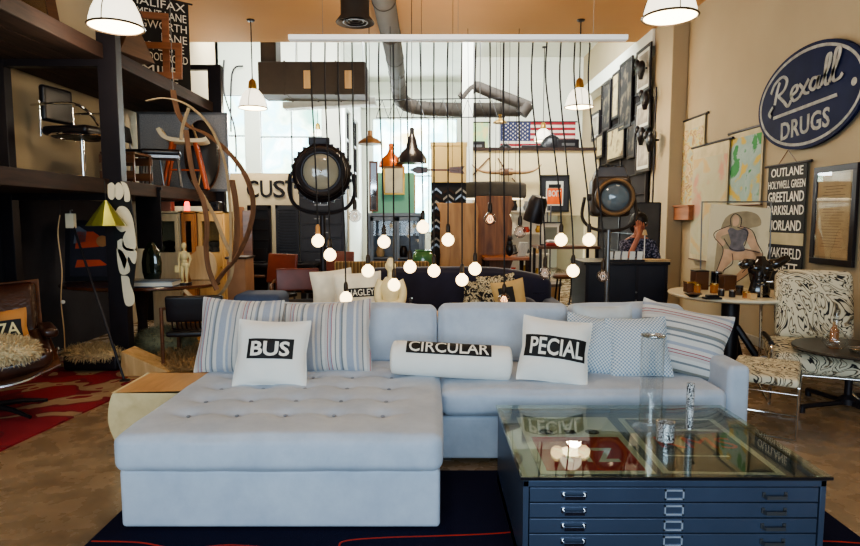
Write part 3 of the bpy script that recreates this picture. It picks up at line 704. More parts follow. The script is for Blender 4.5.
st = thing('stool', 'metal stool with padded black seat at the edge of the lower shelf', 'stool', (-2.98, 6.75, sz), R(20))
MB().rbox(.40, .36, .06, .025, (5, 5, 2), puff=(0, 0, .01), M=T3(0, 0, .36)).build('seat', blackp, st, smooth=1.2)
MB().cbox((0, 0, .315), (.37, .33, .035)).build('seat_frame', steel, st, bev=.003)
for x in (-1, 1):
    for y in (-1, 1): MB().tube([(x*.19, y*.17, 0), (x*.165, y*.145, .31)], .014, 6).build('leg', steel, st)
    MB().cyl((x*.18, -.155, .14), (x*.18, .155, .14), .008).build('rung', steel, st)
st = thing('stool', 'orange wooden bar stool with a curved white saddle seat on the lower shelf', 'stool', (-2.98, 7.4, sz), R(15))
ow = wood('orange_stool_wood', S(150, 62, 32), S(186, 88, 48), 'Z', 3)
MB().band(smooth_path([(-.27, 0, .70), (-.2, 0, .60), (-.05, 0, .57), (.2, 0, .575), (.27, 0, .60)], 5), .36, .045).build('seat', cream, st, smooth=1.5)
for x in (-1, 1):
    for y in (-1, 1): MB().tube([(x*.24, y*.17, 0), (x*.13, y*.10, .55)], [.018, .026], 8).build('leg', ow, st)
    MB().cyl((x*.16, -.12, .46), (x*.16, .12, .46), .014).build('rung', ow, st)
MB().cyl((-.17, -.14, .22), (.19, -.14, .22), .012).build('rung', ow, st)
# slatted crate
t = thing('slatted_crate', 'low dark slatted wooden crate on the lower shelf behind the tall post', 'crate', (-3.16, 6.28, sz))
for z in (.04, .20): MB().box(-.15, .2, -.2, -.18, z, z+.08).build('slat', brownw, t); MB().box(-.15, .2, .18, .2, z, z+.08).build('slat', brownw, t)
MB().box(-.15, .2, -.18, .18, .29, .31).build('top_board', brownw, t)
for x in (-.14, .17):
    for y in (-.18, .16): MB().box(x, x+.02, y, y+.02, 0, .3).build('corner_post', brownw, t)
# mesh screen and black round case
t = thing('mesh_screen', 'large grey perforated screen panel standing at the end of the lower shelf', 'screen', (-3.05, 8.05, sz), R(4))
MB().box(-.75, .35, -.01, .01, .03, 1.0).build('mesh_panel', mat('grey_mesh', S(150, 152, 156), rough=.6, metal=.1, var=.3, scale=90), t, smooth=0)
MB().box(-.78, .38, -.02, .02, 0, .03).box(-.78, .38, -.02, .02, 1.0, 1.03).box(-.78, -.75, -.02, .02, .03, 1.0).box(.35, .38, -.02, .02, .03, 1.0).build('frame', steel, t)
t = thing('oval_drum_case', 'tall black oval case standing beside the second rack post', 'case', (-2.93, 7.82, sz), R(20))
MB().lathe([(0, 0), (.9, .0), (1, .01), (1, .16), (.9, .18), (0, .18)], 32, T3(0, .09, .44) @ RX(pi/2) @ Matrix.Diagonal((.20, .44, 1, 1))).build('shell', blackp, t, smooth=1)
MB().tube([(.205*cos(a), .0, .44+.445*sin(a)) for a in [2*pi*k/32 for k in range(32)]], .012, 6, closed=True).build('rim', brownw, t)
# draped sheet
t = thing('pale_board', 'curved pale plywood board leaning beside the orange stool', 'board', (-2.93, 7.62, sz), R(30))
MB().band(smooth_path([(0, 0, 0), (.05, 0, .3), (.02, 0, .6), (-.04, 0, .8)], 5), .1, .012).build('sheet', paletan, t, smooth=1.5)
# small brown radio etc on locker tops later
# --- post decoration : white cut out
fig = thing('cutout_panel', 'tall panel of rounded white cut out shapes on black fixed to the rack post', 'artwork', (-2.80, 5.43, .60))
def blob(cx, cz, rx, rz_, y0=-.014, y1=0, n=28, a0=0, a1=2*pi, rot=0):
    pts = []
    for k in range(n):
        a = a0+(a1-a0)*k/n; x = rx*cos(a); z = rz_*sin(a); pts.append((cx+x*cos(rot)-z*sin(rot), cz+x*sin(rot)+z*cos(rot)))
    return pts
px2 = 5.4/600
def B(px, py): return ((px-124)*px2, (306-py)*px2)
wp = mat('cutout_white', S(232, 222, 192), rough=.6, var=.03)
MB().prism([B(*p) for p in [(115, 182), (133, 181), (137, 198), (140, 230), (139, 262), (135, 288), (134, 303), (126, 303), (122, 286), (119, 240), (117, 205)]], 0, .012, RX(pi/2)).build('backing', inkblk, fig, smooth=0)
shapes = [[(115, 184), (119, 182), (122, 186), (122, 194), (119, 199), (115, 196)], [(122, 185), (126, 182), (130, 187), (130, 194), (126, 199), (122, 196)],
          [(128, 181), (133, 183), (136, 191), (136, 200), (131, 200), (131, 190)], [(121, 212), (125, 206), (131, 206), (136, 212), (139, 224), (140, 247), (133, 250), (127, 246), (128, 236), (131, 230), (126, 231), (121, 225)],
          [(122, 240), (127, 238), (130, 246), (140, 250), (139, 262), (136, 262), (132, 256), (128, 268), (125, 260), (122, 250)], [(121, 248), (126, 250), (131, 260), (133, 270), (128, 274), (123, 272), (121, 260)],
          [(124, 275), (131, 276), (133, 284), (136, 294), (136, 302), (132, 306), (127, 304), (125, 292)]]
for i, s in enumerate(shapes):
    pts = [Vector((B(*p)[0], B(*p)[1], 0)) for p in s]; pts = smooth_path(pts+[pts[0]], 5)[:-1]
    MB().prism([(p.x, p.y) for p in pts], .012, .018, RX(pi/2)).build('white_shape', wp, fig, smooth=0)
# green cone lamp
t = thing('cone_pendant', 'small green and brass metal cone pendant lamp hanging under the lower shelf', 'pendant lamp', tuple(P(106, 213, 5.25)))
MB().lathe([(.012, .11), (.165, -.11), (.162, -.112), (.008, .105)], 10).build('shade', mat('green_brass', S(128, 132, 62), rough=.35, metal=.6, var=.25, scale=4), t, smooth=.3)
MB().tube([(0, 0, .10), (0, 0, 1.72-t.location.z)], .004, 6).build('cord', cordm, t); MB().ell((0, 0, -.05), .03).build('bulb', white, t)
# hanging cord with white ball, tag box and rod
t = thing('hanging_cord_switch', 'thin tan cord with a small white ball switch hanging below the shelf', 'cord', tuple(P(60, 215, 5.3)))
d = [P(60, 215, 5.3), P(58, 235, 5.3), P(62, 270, 5.3), P(61, 300, 5.3), P(64, 330, 5.3), P(65, 352, 5.3)]
MB().tube(smooth_path([p-d[0] for p in d], 5), .005, 6).build('cord', paletan, t); MB().ell(tuple(P(63, 302, 5.28)-d[0]), .018).build('ball', white, t)
MB().tube([(0, 0, 0), (.01, 0, 1.62-d[0].z)], .003, 6).build('hanging_string', cordm, t)
t = thing('slanted_rod_stand', 'thin black slanted metal rod lamp with a small white box at its top', 'lamp', (G(125, 382).x, G(125, 382).y, 0))
b0 = Vector(t.location); tp = P(72, 222, 5.35)
MB().tube([(0, 0, 0), tp-b0], .011, 8).build('rod', black, t); MB().lathe([(0, 0), (.05, 0), (.04, .02), (0, .03)], 14).build('foot', black, t)
MB(T3(*(tp-b0))).cbox((-.01, 0, .01), (.075, .05, .13)).build('box', cream, t, bev=.006); MB(T3(*(tp-b0))).tube([(-.01, 0, .07), (-.01, 0, .10), (.01, 0, .105)], .006).build('hook', steel, t)
# --- oval dining table, painting, book, figures
TY, TXc = 6.15, -2.98
t = thing('oval_table', 'dark oval wooden pedestal table behind the rack post', 'table', (TXc, TY, 0))
MB().lathe([(0, .70), (.97, .70), (1, .712), (1, .728), (.99, .735), (0, .735)], 48, Matrix.Diagonal((.80, .50, 1, 1))).build('table_top', mat('polished_dark_oak', S(88, 52, 34), rough=.18, var=.2, scale=5, coat=.5), t, smooth=.6)
MB().lathe([(.20, 0), (.2, .02), (.06, .05), (.045, .35), (.07, .62), (.16, .70)], 24).build('pedestal', darkwood, t, smooth=.8)
artm = threshold('orange_abstract', [(0, S(44, 40, 50)), (.42, S(112, 104, 110)), (.46, S(200, 76, 40)), (.58, S(40, 34, 40)), (.68, S(190, 150, 90))], 2.6, dist=.6, detail=1)
pt = pframe('framed_painting', 'dark framed abstract painting with orange and grey blocks leaning on the wall', 'painting', (-3.55, 6.28, .738), R(6), .12, .54, .64, .05, black, mat('painting_charcoal', S(46, 42, 52), rough=.8))
for nm, x0, x1, z0, z1, m in (('orange_block', -.2, .08, .38, .58, mat('art_orange', S(206, 80, 42), rough=.7)), ('orange_bar', -.2, .16, .16, .25, mat('art_orange', S(206, 80, 42))), ('grey_block', -.22, -.08, .44, .64, mat('art_grey', S(110, 112, 122)))):
    MB().prism(smooth2 := [(x0*.85, z0*.9), (x1*.85, z0*.9+.02), (x1*.85+.01, z1*.9-.05), (x1*.85-.06, z1*.9), (x0*.85+.02, z1*.9)], .009+(.001 if 'grey' in nm else 0), .013, RX(pi/2)).build(nm, m, pt, smooth=0)
MB().lathe([(0, 0), (.06, 0), (.06, .004), (0, .004)], 20, T3(.1, -.012, .42) @ RX(pi/2)).build('tan_disc', mat('art_tan', S(176, 120, 70)), pt)
bk = thing('art_book', 'thick pale blue grey book lying on the oval table', 'book', (-2.68, 5.86, .738), R(4))
MB().box(-.19, .19, -.13, .13, 0, .008).box(-.19, .19, -.13, .13, .045, .053).box(-.19, -.18, -.13, .13, 0, .053).build('cover', mat('blue_grey_cover', S(104, 118, 136), rough=.4), bk, bev=.002)
MB().box(-.18, .185, -.125, .125, .008, .045).build('pages', paper, bk, smooth=0)
gvz = thing('glass_bottle_vase', 'dark green flattened glass vase standing on the table beside the cutout panel', 'vase', (-2.79, 6.0, .738))
MB().lathe([(0, 0), (.07, .0), (.10, .12), (.105, .22), (.085, .33), (.04, .40), (.02, .42), (.015, .42), (.03, .39), (0, .38)], 28, Matrix.Diagonal((.95, .5, 1, 1))).build('body', mat('dark_green_glass', S(22, 34, 22), rough=.06, coat=1), gvz, smooth=1.5)
# articulated artist figure
mq = thing('mannequin_figure', 'cream standing artist mannequin figure on the oval table', 'figurine', (-2.47, 6.02, .738), R(-10)); cm_ = mat('cream_wood_figure', S(226, 206, 150), rough=.5, var=.08)
MB().lathe([(0, 0), (.065, 0), (.065, .012), (0, .012)], 20).build('base', black, mq)
f = MB(); f.ell((0, 0, .385), (.024, .026, .034)).tube([(0, 0, .33), (0, 0, .36)], .012, 8).ell((0, 0, .285), (.045, .03, .052)).ell((0, 0, .225), (.03, .024, .03)).ell((0, 0, .195), (.04, .028, .03))
for s in (-1, 1):
    f.tube([(s*.022, 0, .19), (s*.025, -.01, .10), (s*.022, 0, .02)], [.021, .017, .010], 8).ell((s*.022, -.015, .017), (.012, .028, .008))
f.tube([(-.045, 0, .315), (-.06, 0, .25), (-.055, -.01, .18), (-.05, -.01, .16)], [.013, .011, .009, .006], 8).tube([(.045, 0, .315), (.068, 0, .25), (.06, -.02, .19), (.055, -.02, .165)], [.013, .011, .009, .006], 8)
f.build('body', cm_, mq, smooth=1.5)
MB().cbox((-.075, -.01, .15), (.05, .02, .07)).build('hand_tag', cm_, mq, bev=.004)
# black ribbed armchair, back to us
bc = thing('slatted_armchair', 'low black armchair with open ribbed back beside the oval table', 'chair', (-2.14, 5.42, 0), R(8))
MB().rbox(.50, .06, .24, .02, (6, 2, 3), M=T3(0, -.02, .58) @ RX(R(8))).build('back_panel', blackp, bc, smooth=1)
for k in range(11): MB().tube(smooth_path([(-.2+.04*k, -.03, .47), (-.2+.04*k, .0, .40), (-.2+.04*k, .10, .37)], 3), .008, 6).build('rib', blackp, bc)
MB().rbox(.52, .50, .05, .02, (4, 4, 2), M=T3(0, .22, .345)).build('seat', blackp, bc, smooth=1)
for x in (-.28, .28):
    for y, h in ((-.06, .60), (.46, .56)): MB().tube([(x, y, 0), (x, y, h)], .017, 8).build('leg', brownw, bc)
    MB().tube([(x, -.06, .58), (x, .48, .56)], .016, 8).build('arm', brownw, bc)
# --- lockers behind the table
def lockers():
    cs = [('pale_locker_wood', S(186, 178, 150), S(208, 198, 170)), ('red_tan_locker_wood', S(150, 98, 56), S(184, 126, 74)), ('tan_locker_wood', S(182, 146, 92), S(206, 172, 116))]
    xs = [-3.42, -3.04, -2.84, -2.50]; lab = ['pale grey wooden glass fronted locker, leftmost behind the oval table', 'narrow red brown wooden glass fronted locker behind the mannequin figure', 'tan wooden glass fronted locker nearest the second rack post']
    for i in range(3):
        x0, x1 = xs[i], xs[i+1]-.01; w = x1-x0; m = wood(*cs[i], 'Z', 2.5)
        r = thing('locker_cabinet', lab[i], 'cabinet', ((x0+x1)/2, 7.5, 0), group='glass fronted lockers')
        MB().box(-w/2, w/2, -.15, .17, .0, .02).box(-w/2, -w/2+.02, -.15, .17, .02, 1.48).box(w/2-.02, w/2, -.15, .17, .02, 1.48).box(-w/2, w/2, -.15, .17, 1.46, 1.48).box(-w/2, w/2, .15, .17, 0, 1.48).build('case', m, r)
        d = MB(); d.box(-w/2+.02, w/2-.02, -.18, -.152, .04, .98).box(-w/2+.02, w/2-.02, -.18, -.152, 1.36, 1.45).box(-w/2+.02, -w/2+.06, -.18, -.152, .98, 1.36).box(w/2-.06, w/2-.02, -.18, -.152, .98, 1.36)
        dd = d.build('door', m, r, bev=.003); MB().box(-w/2+.06, w/2-.06, -.168, -.164, .98, 1.36).build('door_pane', glass('grey_pane', (.85, .86, .84), boost=.06), dd, smooth=0)
        MB().ell((w/2-.04, -.19, .8), .012).build('knob', brass, dd)
        MB().box(-w/2+.02, w/2-.02, -.14, .15, .96, .98).build('shelf', m, r)
        MB(T3(-.02, 0, .985)).lathe([(0, 0), (.07, 0), (.05, .05), (.09, .12), (0, .14)], 12).build('stored_bowl', blackp, r)
lockers()
hp = thing('vase_shaped_board', 'tan vase shaped wooden chopping board leaning on the lockers', 'board', (-2.45, 6.45, .738), R(6))
MB().prism([(p.x, p.y) for p in smooth_path([Vector(q+(0,)) for q in [(-.12, 0), (-.15, .12), (-.13, .25), (-.06, .31), (-.05, .36), (.05, .36), (.06, .31), (.13, .25), (.15, .12), (.12, 0)]], 4)], 0, .025, RX(pi/2)).build('board', paletan, hp, bev=.003)
t = thing('desk_radio', 'small black table radio on top of the tan lockers', 'radio', (-2.70, 7.5, 1.483))
MB().cbox((0, 0, .06), (.20, .14, .12)).build('case', blackp, t, bev=.01); MB().cbox((-.04, -.072, .06), (.08, .006, .07)).build('speaker_grille', steel, t); MB().lathe([(0, 0), (.02, 0), (.02, .012), (0, .012)], 14, T3(.06, -.07, .07) @ RX(pi/2)).build('dial', chrome, t)
t = thing('candle_lantern', 'small lantern glowing red on top of the lockers', 'lantern', (-3.0, 7.45, 1.483))
MB().lathe([(0, 0), (.035, 0), (.03, .1), (.02, .12), (0, .12)], 16).build('shade', mat('red_glow', S(220, 40, 30), emit=4, ecol=(1, .08, .05)), t); MB().box(-.07, .07, -.05, .05, -.0, .004).build('base', black, t)
t = thing('tin_box', 'dull pink tin box on top of the leftmost locker', 'box', (-3.25, 7.45, 1.483)); MB().cbox((0, 0, .06), (.15, .12, .12)).build('body', mat('dull_pink', S(150, 108, 96)), t, bev=.006); MB().cbox((0, 0, .125), (.155, .125, .015)).build('lid', steel, t, bev=.003)
# black hanging panel left of the lockers
t = thing('hanging_black_panel', 'black fabric banner hanging under the shelf beside the cutout panel', 'banner', tuple(P(144, 190, 6.4)))
MB().box(-.09, .17, -.01, .01, -.62, .0).build('cloth', mat('black_cloth', S(22, 20, 26), rough=.95), t, smooth=0); MB().box(-.11, .19, -.015, .015, -.0, .03).build('batten', black, t); MB().tube([(.04, 0, .03), (.04, 0, 1.60-t.location.z+.0)], .006).build('hook', steel, t)
# --- hides and furs on the floor
def fur(name, label, loc, rx, ry, rz_, m, n, ln, rot=0, par=None, seed=1, cat='sheepskin', flatz=True):
    random.seed(seed); base = MB(); base.ell((0, 0, 0), (rx, ry, rz_), 22, 12)
    v2 = []
    for v in base.v:
        k = 1+.12*mn.noise(v*4+Vector((seed, 0, 0))); v2.append(Vector((v.x*k, v.y*k, v.z)))
    base.v = v2
    for _ in range(n):
        a = random.uniform(0, 2*pi); u = random.uniform(-.5, 1); c = sqrt(1-u*u); p = Vector((rx*c*cos(a), ry*c*sin(a), rz_*u)); p *= 1+.10*mn.noise(p*4)
        nn = Vector((p.x/rx**2, p.y/ry**2, p.z/rz_**2)).normalized(); d = (nn+Vector((random.uniform(-.8, .8), random.uniform(-.8, .8), random.uniform(-.9, .2)))).normalized()*ln*random.uniform(.6, 1.3)
        s = nn.orthogonal().normalized(); s = Matrix.Rotation(random.uniform(0, 6), 3, nn) @ s; s *= .0035
        m1 = p+d*.5+nn*ln*.25
        base.add([p-s, p+s, m1+s*.8, p+d, m1-s*.8], [(0, 1, 2, 4), (4, 2, 3)])
    o = base.build('fur' if par else name, m, par, loc, smooth=1.5); o.rotation_euler = (0, 0, rot)
    if not par: tag(o, label, cat)
    return o
furm = mat('pale_fur', S(190, 168, 128), rough=.95, var=.25, scale=14); furg = mat('grey_fur', S(122, 122, 96), rough=.95, var=.3, scale=12); furt = mat('tan_fur', S(158, 128, 88), rough=.95, var=.3, scale=10)
p = G(92, 372); 
t = thing('fur_bench', 'low dark bench topped with a pale tan fur beside the lounge chair', 'bench', (p.x, p.y+.12, 0))
MB().rbox(.50, .30, .14, .03, (4, 4, 2), M=T3(0, 0, .085)).build('frame', black, t, smooth=1); fur('x', '', (0, -.03, .16), .27, .17, .06, furm, 1500, .05, par=t, seed=3)
fur('fur_hide', 'grey green fur hide heaped on the floor behind the rack post', G(145, 366)+Vector((0, .45, .12)), .30, .25, .16, furg, 1800, .05, seed=4, cat='fur hide')
fur('fur_hide', 'shaggy tan fur hide on the floor under the black ribbed armchair', G(188, 372)+Vector((.05, .3, .055)), .45, .42, .07, furt, 2500, .06, seed=5, cat='fur hide')
o = MB().box(-3.0, -1.9, 5.75, 7.2, 0, .008).build('floor_mat', mat('tan_mat', S(196, 150, 90), rough=.9, var=.12)); tag(o, 'tan woven mat on the floor under the oval table and lockers', 'mat')
o = MB().prism([(-.22, 0), (.28, 0), (-.2, .22)], -.12, .12, RX(pi/2)).build('wooden_wedge', paletan, None, (G(140, 380).x, G(140, 378).y+.15, .01), bev=.003); tag(o, 'pale wooden wedge on the floor beside the rack post', 'wedge')
# stump table next to chaise
stp = thing('slab_side_table', 'pale curved wooden slab side table tucked against the chaise', 'side table', (0, 0, 0))
A = G(112, 384, .36); B_ = G(178, 400, .36)
prof = [(-1.80, 0), (-1.86, .10), (-1.89, .20), (-1.885, .29), (-1.87, .35), (-1.855, .378), (-1.83, .38), (-1.43, .38), (-1.43, .36), (-1.43, .0)]
stp.location = (-1.68, 3.66, 0)
m = MB(T3(1.68, 0, 0)).prism([(p.x, p.y) for p in smooth_path([Vector((a, b, 0)) for a, b in prof], 4)], -.23, .23, RX(pi/2))
m.build('slab', wood('ash_slab', S(196, 176, 128), S(224, 206, 160), 'Y', 1.6, .5), stp, bev=.01)
MB(T3(1.68, 0, 0)).box(-1.84, -1.44, -.22, .22, .3805, .384).build('top_inlay', wood('tan_inlay', S(188, 140, 84), S(212, 166, 108), 'Y', 3, .4), stp)
# --- brown leather lounge chair
lea = mat('brown_leather', S(62, 34, 24), rough=.28, var=.35, scale=5, bump=.3, bscale=40, coat=.3)
lc = thing('lounge_chair', 'brown leather lounge chair with moulded shell on a black star base at left', 'chair', (-3.11, 4.15, .012), R(38))
def curvebox(w, d, h, M, bend): 
    return MB().rbox(w, d, h, .05, (10, 8, 2), puff=(0, 0, .03), fn=lambda q, p: (q[0], q[1], q[2]+bend*(q[0]/(w/2))**2), M=M)
curvebox(.72, .60, .13, T3(0, -.05, .40) @ RX(R(8)), .07).build('seat_cushion', lea, lc, smooth=2)
MB().rbox(.80, .66, .02, .009, (12, 8, 1), fn=lambda q, p: (q[0], q[1], q[2]+.10*(q[0]/.4)**2), M=T3(0, -.05, .325) @ RX(R(8))).build('seat_shell', brownw, lc, smooth=2)
MB().tube([(x*.415, -.05-.36*c, .33+.10*x*x-.05*c) for x, c in [(-1+2*k/16, sqrt(max(0, 1-(-1+2*k/16)**4))) for k in range(17)]], .011, 6).build('shell_trim', chrome, lc)
curvebox(.66, .46, .12, T3(0, .36, .66) @ RX(R(72)), .06).build('back_cushion', lea, lc, smooth=2)
MB().rbox(.72, .52, .02, .009, (12, 6, 1), fn=lambda q, p: (q[0], q[1], q[2]+.08*(q[0]/.36)**2), M=T3(0, .42, .64) @ RX(R(72))).build('back_shell', brownw, lc, smooth=2)
for s in (-1, 1): MB().rbox(.10, .38, .07, .03, (2, 5, 2), M=T3(s*.37, .05, .56)).build('arm_pad', lea, lc, smooth=2); MB().tube([(s*.36, .18, .35), (s*.38, .15, .53)], .018).build('arm_support', black, lc)
MB().cyl((0, 0, .05), (0, 0, .31), .028).build('column', black, lc)
for k in range(5):
    a = 2*pi*k/5+.3; MB().tube([(0, 0, .07), (.2*cos(a), .2*sin(a), .05), (.36*cos(a), .36*sin(a), .014)], [.022, .018, .012], 8).build('star_leg', black, lc)
pc = pillow('throw_pillow', 'small tan cushion printed 7A on black, on the leather lounge chair', 'pillow', .36, .26, .09, mat('tan_cotton', S(190, 132, 74), rough=.9), (-2.97, 4.08, .50), 14, 25, -6, None, 21)
patch(pc[0], pc[1], .36, .26, .075, .12, .15, .13, inkblk, '7A', mat('pale_yellow_ink', S(222, 210, 160)), fw=.84, fh=.72, bold=.01)
fur('sheepskin_throw', 'shaggy cream sheepskin thrown over the front of the leather lounge chair', (-2.91, 3.86, .515), .29, .18, .09, mat('cream_fur', S(206, 188, 150), rough=.95, var=.15, scale=14), 3500, .045, rot=R(30), seed=8, cat='sheepskin')
# --- bentwood hoop sculpture
YS = 5.6
def Q(px, py, dy=0): return P(px, py, YS+dy)
o0 = Q(215, 300); bwm = wood('bent_brown_wood', S(92, 66, 50), S(132, 98, 76), 'Z', 4); bwl = wood('bent_pale_wood', S(150, 132, 104), S(186, 168, 138), 'Z', 4)
hs = thing('bentwood_sculpture', 'tall hanging sculpture of looping bent wooden hoops before the second rack post', 'sculpture', tuple(o0))
loops = [([(146, 101), (165, 98), (186, 104), (205, 120), (218, 142), (226, 168), (229, 195), (231, 230), (230, 262)], .025, bwl, 0),
 ([(173, 90), (175, 102), (179, 115), (188, 126), (206, 134), (225, 149), (241, 168), (251, 190), (253, 212), (247, 236), (236, 258), (224, 272), (214, 286)], .055, bwm, .08),
 ([(186, 130), (190, 160), (195, 182), (203, 200), (207, 225), (206, 248), (209, 270), (217, 290)], .05, bwm, -.06),
 ([(193, 180), (212, 212), (224, 240), (232, 258), (230, 278), (218, 296), (200, 302), (184, 290)], .04, bwl, .14),
 ([(232, 180), (236, 205), (237, 235), (234, 262)], .06, bwm, .2),
 ([(189, 108), (183, 125), (181, 140)], .03, bwl, .02)]
for pts, wd, m, dy in loops: MB().band(smooth_path([Q(a, b, dy*(1-k/len(pts)*.5))-o0 for k, (a, b) in enumerate(pts)], 7), wd, .009, (.55, .83, .1)).build('hoop', m, hs, smooth=1.2)
MB().tube([Q(173, 90)-o0, Vector((Q(172, 52).x-o0.x, YS-o0.y, HZ-o0.z))], .003, 6).build('hanging_wire', steel, hs)
o = thing('kraft_cabinet', 'plain brown board pedestal box standing right of the rack', 'pedestal', (P(241, 280, 6.3).x, 6.3, 0)); MB().box(-.095, .095, -.15, .15, 0, .98).build('body', mat('kraft_brown', S(158, 116, 84), rough=.7), o, bev=.004); MB().box(-.11, .11, -.16, .16, .98, 1.0).build('top', darkwood, o)
for k, (x, h) in enumerate(((-2.56, 1.55), (-2.42, 1.50))):
    o = MB().box(-.06, .06, -.02, .02, 0, h).build('wooden_plank', [mat('kraft_brown', S(158, 116, 84)), brownw][k], None, (x, 8.1-.12*k, 0), bev=.004, rz=R(10)); tag(o, ['tan', 'dark brown'][k]+' upright plank standing right beside the second rack post', 'plank')
# ================================================================ CEILING: dome pendants, ducts
shade_m = mat('glowing_milk_glass', (1, .93, .8), rough=.3, emit=1.7, ecol=(1, .92, .72), var=.02)
def dome(px, py, Y, d, label, n=1):
    c = P(px, py, Y); k = d/.4
    r = thing('dome_pendant', label, 'pendant lamp', tuple(c), group='white glass dome pendants')
    pr = [(.2, 0), (.192, .05), (.172, .12), (.14, .19), (.095, .245), (.06, .265), (.055, .26), (.09, .235), (.13, .18), (.165, .115), (.185, .05), (.194, 0)]
    MB().lathe([(a*k, z*k) for a, z in pr], 32).build('shade', shade_m, r, smooth=1.5)
    MB().tube([(.205*k*cos(a), .205*k*sin(a), .0) for a in [2*pi*i/32 for i in range(32)]], .009*k, 6, closed=True).build('rim_ring', mat('bronze_ring', S(84, 70, 54), rough=.4, metal=.6), r)
    for i in range(3): a = 2*pi*i/3+.5; MB().tube(smooth_path([(.206*k*cos(a), .206*k*sin(a), 0), (.185*k*cos(a), .185*k*sin(a), .12*k), (.10*k*cos(a), .10*k*sin(a), .25*k), (.055*k*cos(a), .055*k*sin(a), .28*k)], 3), .004*k, 5).build('cage_wire', black, r)
    MB().lathe([(0, .26*k), (.058*k, .26*k), (.062*k, .30*k), (.05*k, .38*k), (.02*k, .41*k), (0, .41*k)], 20).build('cap', brass, r, smooth=.8)
    H = (5.15 if Y > 10 else HZ)-c.z; MB().cyl((0, 0, .4*k), (0, 0, H), .009, 8).build('stem', black, r)
    MB().lathe([(0, H), (.06, H), (.05, H-.02), (0, H-.03)], 16).build('ceiling_rose', black, r)
    return r
dome(116, 27, 4.8, .395, 'white glass dome pendant nearest at top left, before the rack')
dome(670, 17, 4.8, .40, 'white glass dome pendant nearest at top right, before the frame wall')
dome(253, 108, 8.9, .40, 'white glass dome pendant near the duct, left middle')
dome(579, 107, 8.9, .40, 'white glass dome pendant near the right end of the white bar')
dome(318, 141, 14.2, .40, 'small far white dome pendant above the large round lamp at left')
dome(543, 141, 13.6, .40, 'small far white dome pendant before the flag')
def pend(label, px, py, Y, prof, m, topz=None, glow=None, name='metal_pendant'):
    c = P(px, py, Y); r = thing(name, label, 'pendant lamp', tuple(c))
    MB().lathe(prof+[(a-.006, z-.004) for a, z in prof[::-1] if a > .01], 28).build('shade', m, r, smooth=1)
    top = prof[-1][1]; H = HZ if Y < 10 else 5.15
    MB().lathe([(0, top-.02), (.03, top-.02), (.03, top+.06), (0, top+.07)], 14).build('socket', m, r)
    MB().cyl((0, 0, top+.05), (0, 0, H-c.z), .005, 6).build('cord', cordm, r)
    MB().ell((0, 0, .035), .035, 12, 8).build('bulb', mat('warm_lamp_bulb', (1, .8, .5), emit=6, ecol=(1, .75, .45)), r)
bronze = mat('bronze_shade', S(122, 92, 62), rough=.35, metal=.7)
pend('flat bronze metal dome pendant, left of the copper one', 370, 144, 8.0, [(.165, 0), (.15, .03), (.10, .065), (.04, .09), (.02, .11)], bronze)
pend('copper orange metal bell pendant', 391, 167, 8.0, [(.165, 0), (.16, .05), (.12, .11), (.06, .16), (.03, .22), (.02, .24)], mat('copper_shade', S(192, 104, 52), rough=.35, metal=.6))
pend('large black bell pendant right of the copper one', 412, 163, 7.8, [(.19, 0), (.185, .06), (.14, .13), (.08, .19), (.055, .30), (.03, .36), (.015, .38)], blackp)
pend('tiny brass cone pendant before the mezzanine', 500, 123, 11, [(.13, 0), (.12, .02), (.05, .06), (.02, .09)], brass)
# ducts
dm = mat('dull_brown_duct', S(62, 55, 50), rough=.75, metal=0, var=.08)
rect = thing('rectangular_duct', 'boxy grey brown air duct under the ceiling on the left', 'duct', tuple(P(315, 82, 10.5)))
hwx = P(367, 82, 10.5).x-rect.location.x; hz = P(315, 66, 10.5).z-rect.location.z
MB().box(-hwx, hwx, -.3, .3, -hz, hz).build('duct_box', dm, rect, bev=.01)
for x in (-.45, .0, .4): MB().box(x-.012, x+.012, -.31, .31, -hz-.012, hz+.012).build('seam_flange', dm, rect)
MB().box(-hwx+.02, -hwx+.28, -.2, .15, hz, 5.12-rect.location.z).build('riser', dm, rect, bev=.005)
for x in (-.13, .55): MB().box(x, x+.12, -.306, -.30, -.17, .12).build('paper_label', paletan, rect, smooth=0)
for x in (-.3, .5): MB().cyl((x, 0, hz), (x, 0, 5.15-rect.location.z), .008, 6).build('hanger_rod', steel, rect)
rd = thing('round_duct', 'long round spiral duct running back along the ceiling', 'duct', (-.55, 7, 4.0)); 
pts = [(0, -1.4, -.0), (0, 0, 0), (-.02, 3, -.02), (-.05, 4.6, -.1), (-.02, 5.2, -.25), (.25, 5.5, -.35), (1.0, 5.6, -.38), (2.4, 5.6, -.38)]
sp = smooth_path(pts, 12); MB().tube(sp, .142, 20).build('tube', dm, rd, smooth=1)
for i in range(4, len(sp)-2, 5): MB().tube([sp[i]-(sp[i+1]-sp[i]).normalized()*.012, sp[i]+(sp[i+1]-sp[i]).normalized()*.012], .149, 20).build('seam_ring', dm, rd)
for y in (.2, 2.2, 4.0): MB().cyl((0, y, .15), (0, y, (HZ if y < 3 else 5.15)-4.0), .006, 6).build('hanger_rod', steel, rd)
br = thing('branch_duct', 'forked round branch duct sloping before the mezzanine', 'duct', tuple(P(498, 98, 12)))
def L3(px, py, Y=12): return P(px, py, Y)-Vector(br.location)
MB().tube(smooth_path([L3(462, 99), L3(474, 87), L3(490, 92), L3(512, 100), L3(530, 107)], 4), .11, 16).build('tube', dm, br, smooth=1); MB().tube([L3(528, 104), L3(521, 114)], .13, 16).build('outlet', dm, br); MB().tube([L3(474, 88), L3(474, 42)+Vector((0, 0, .05))], .01, 6).build('hanger_rod', steel, br)
dr = thing('drum_diffuser', 'short round grey duct outlet with flared louvred rim at the ceiling top', 'air outlet', (P(355, 10, 6.7).x, 6.7, HZ))
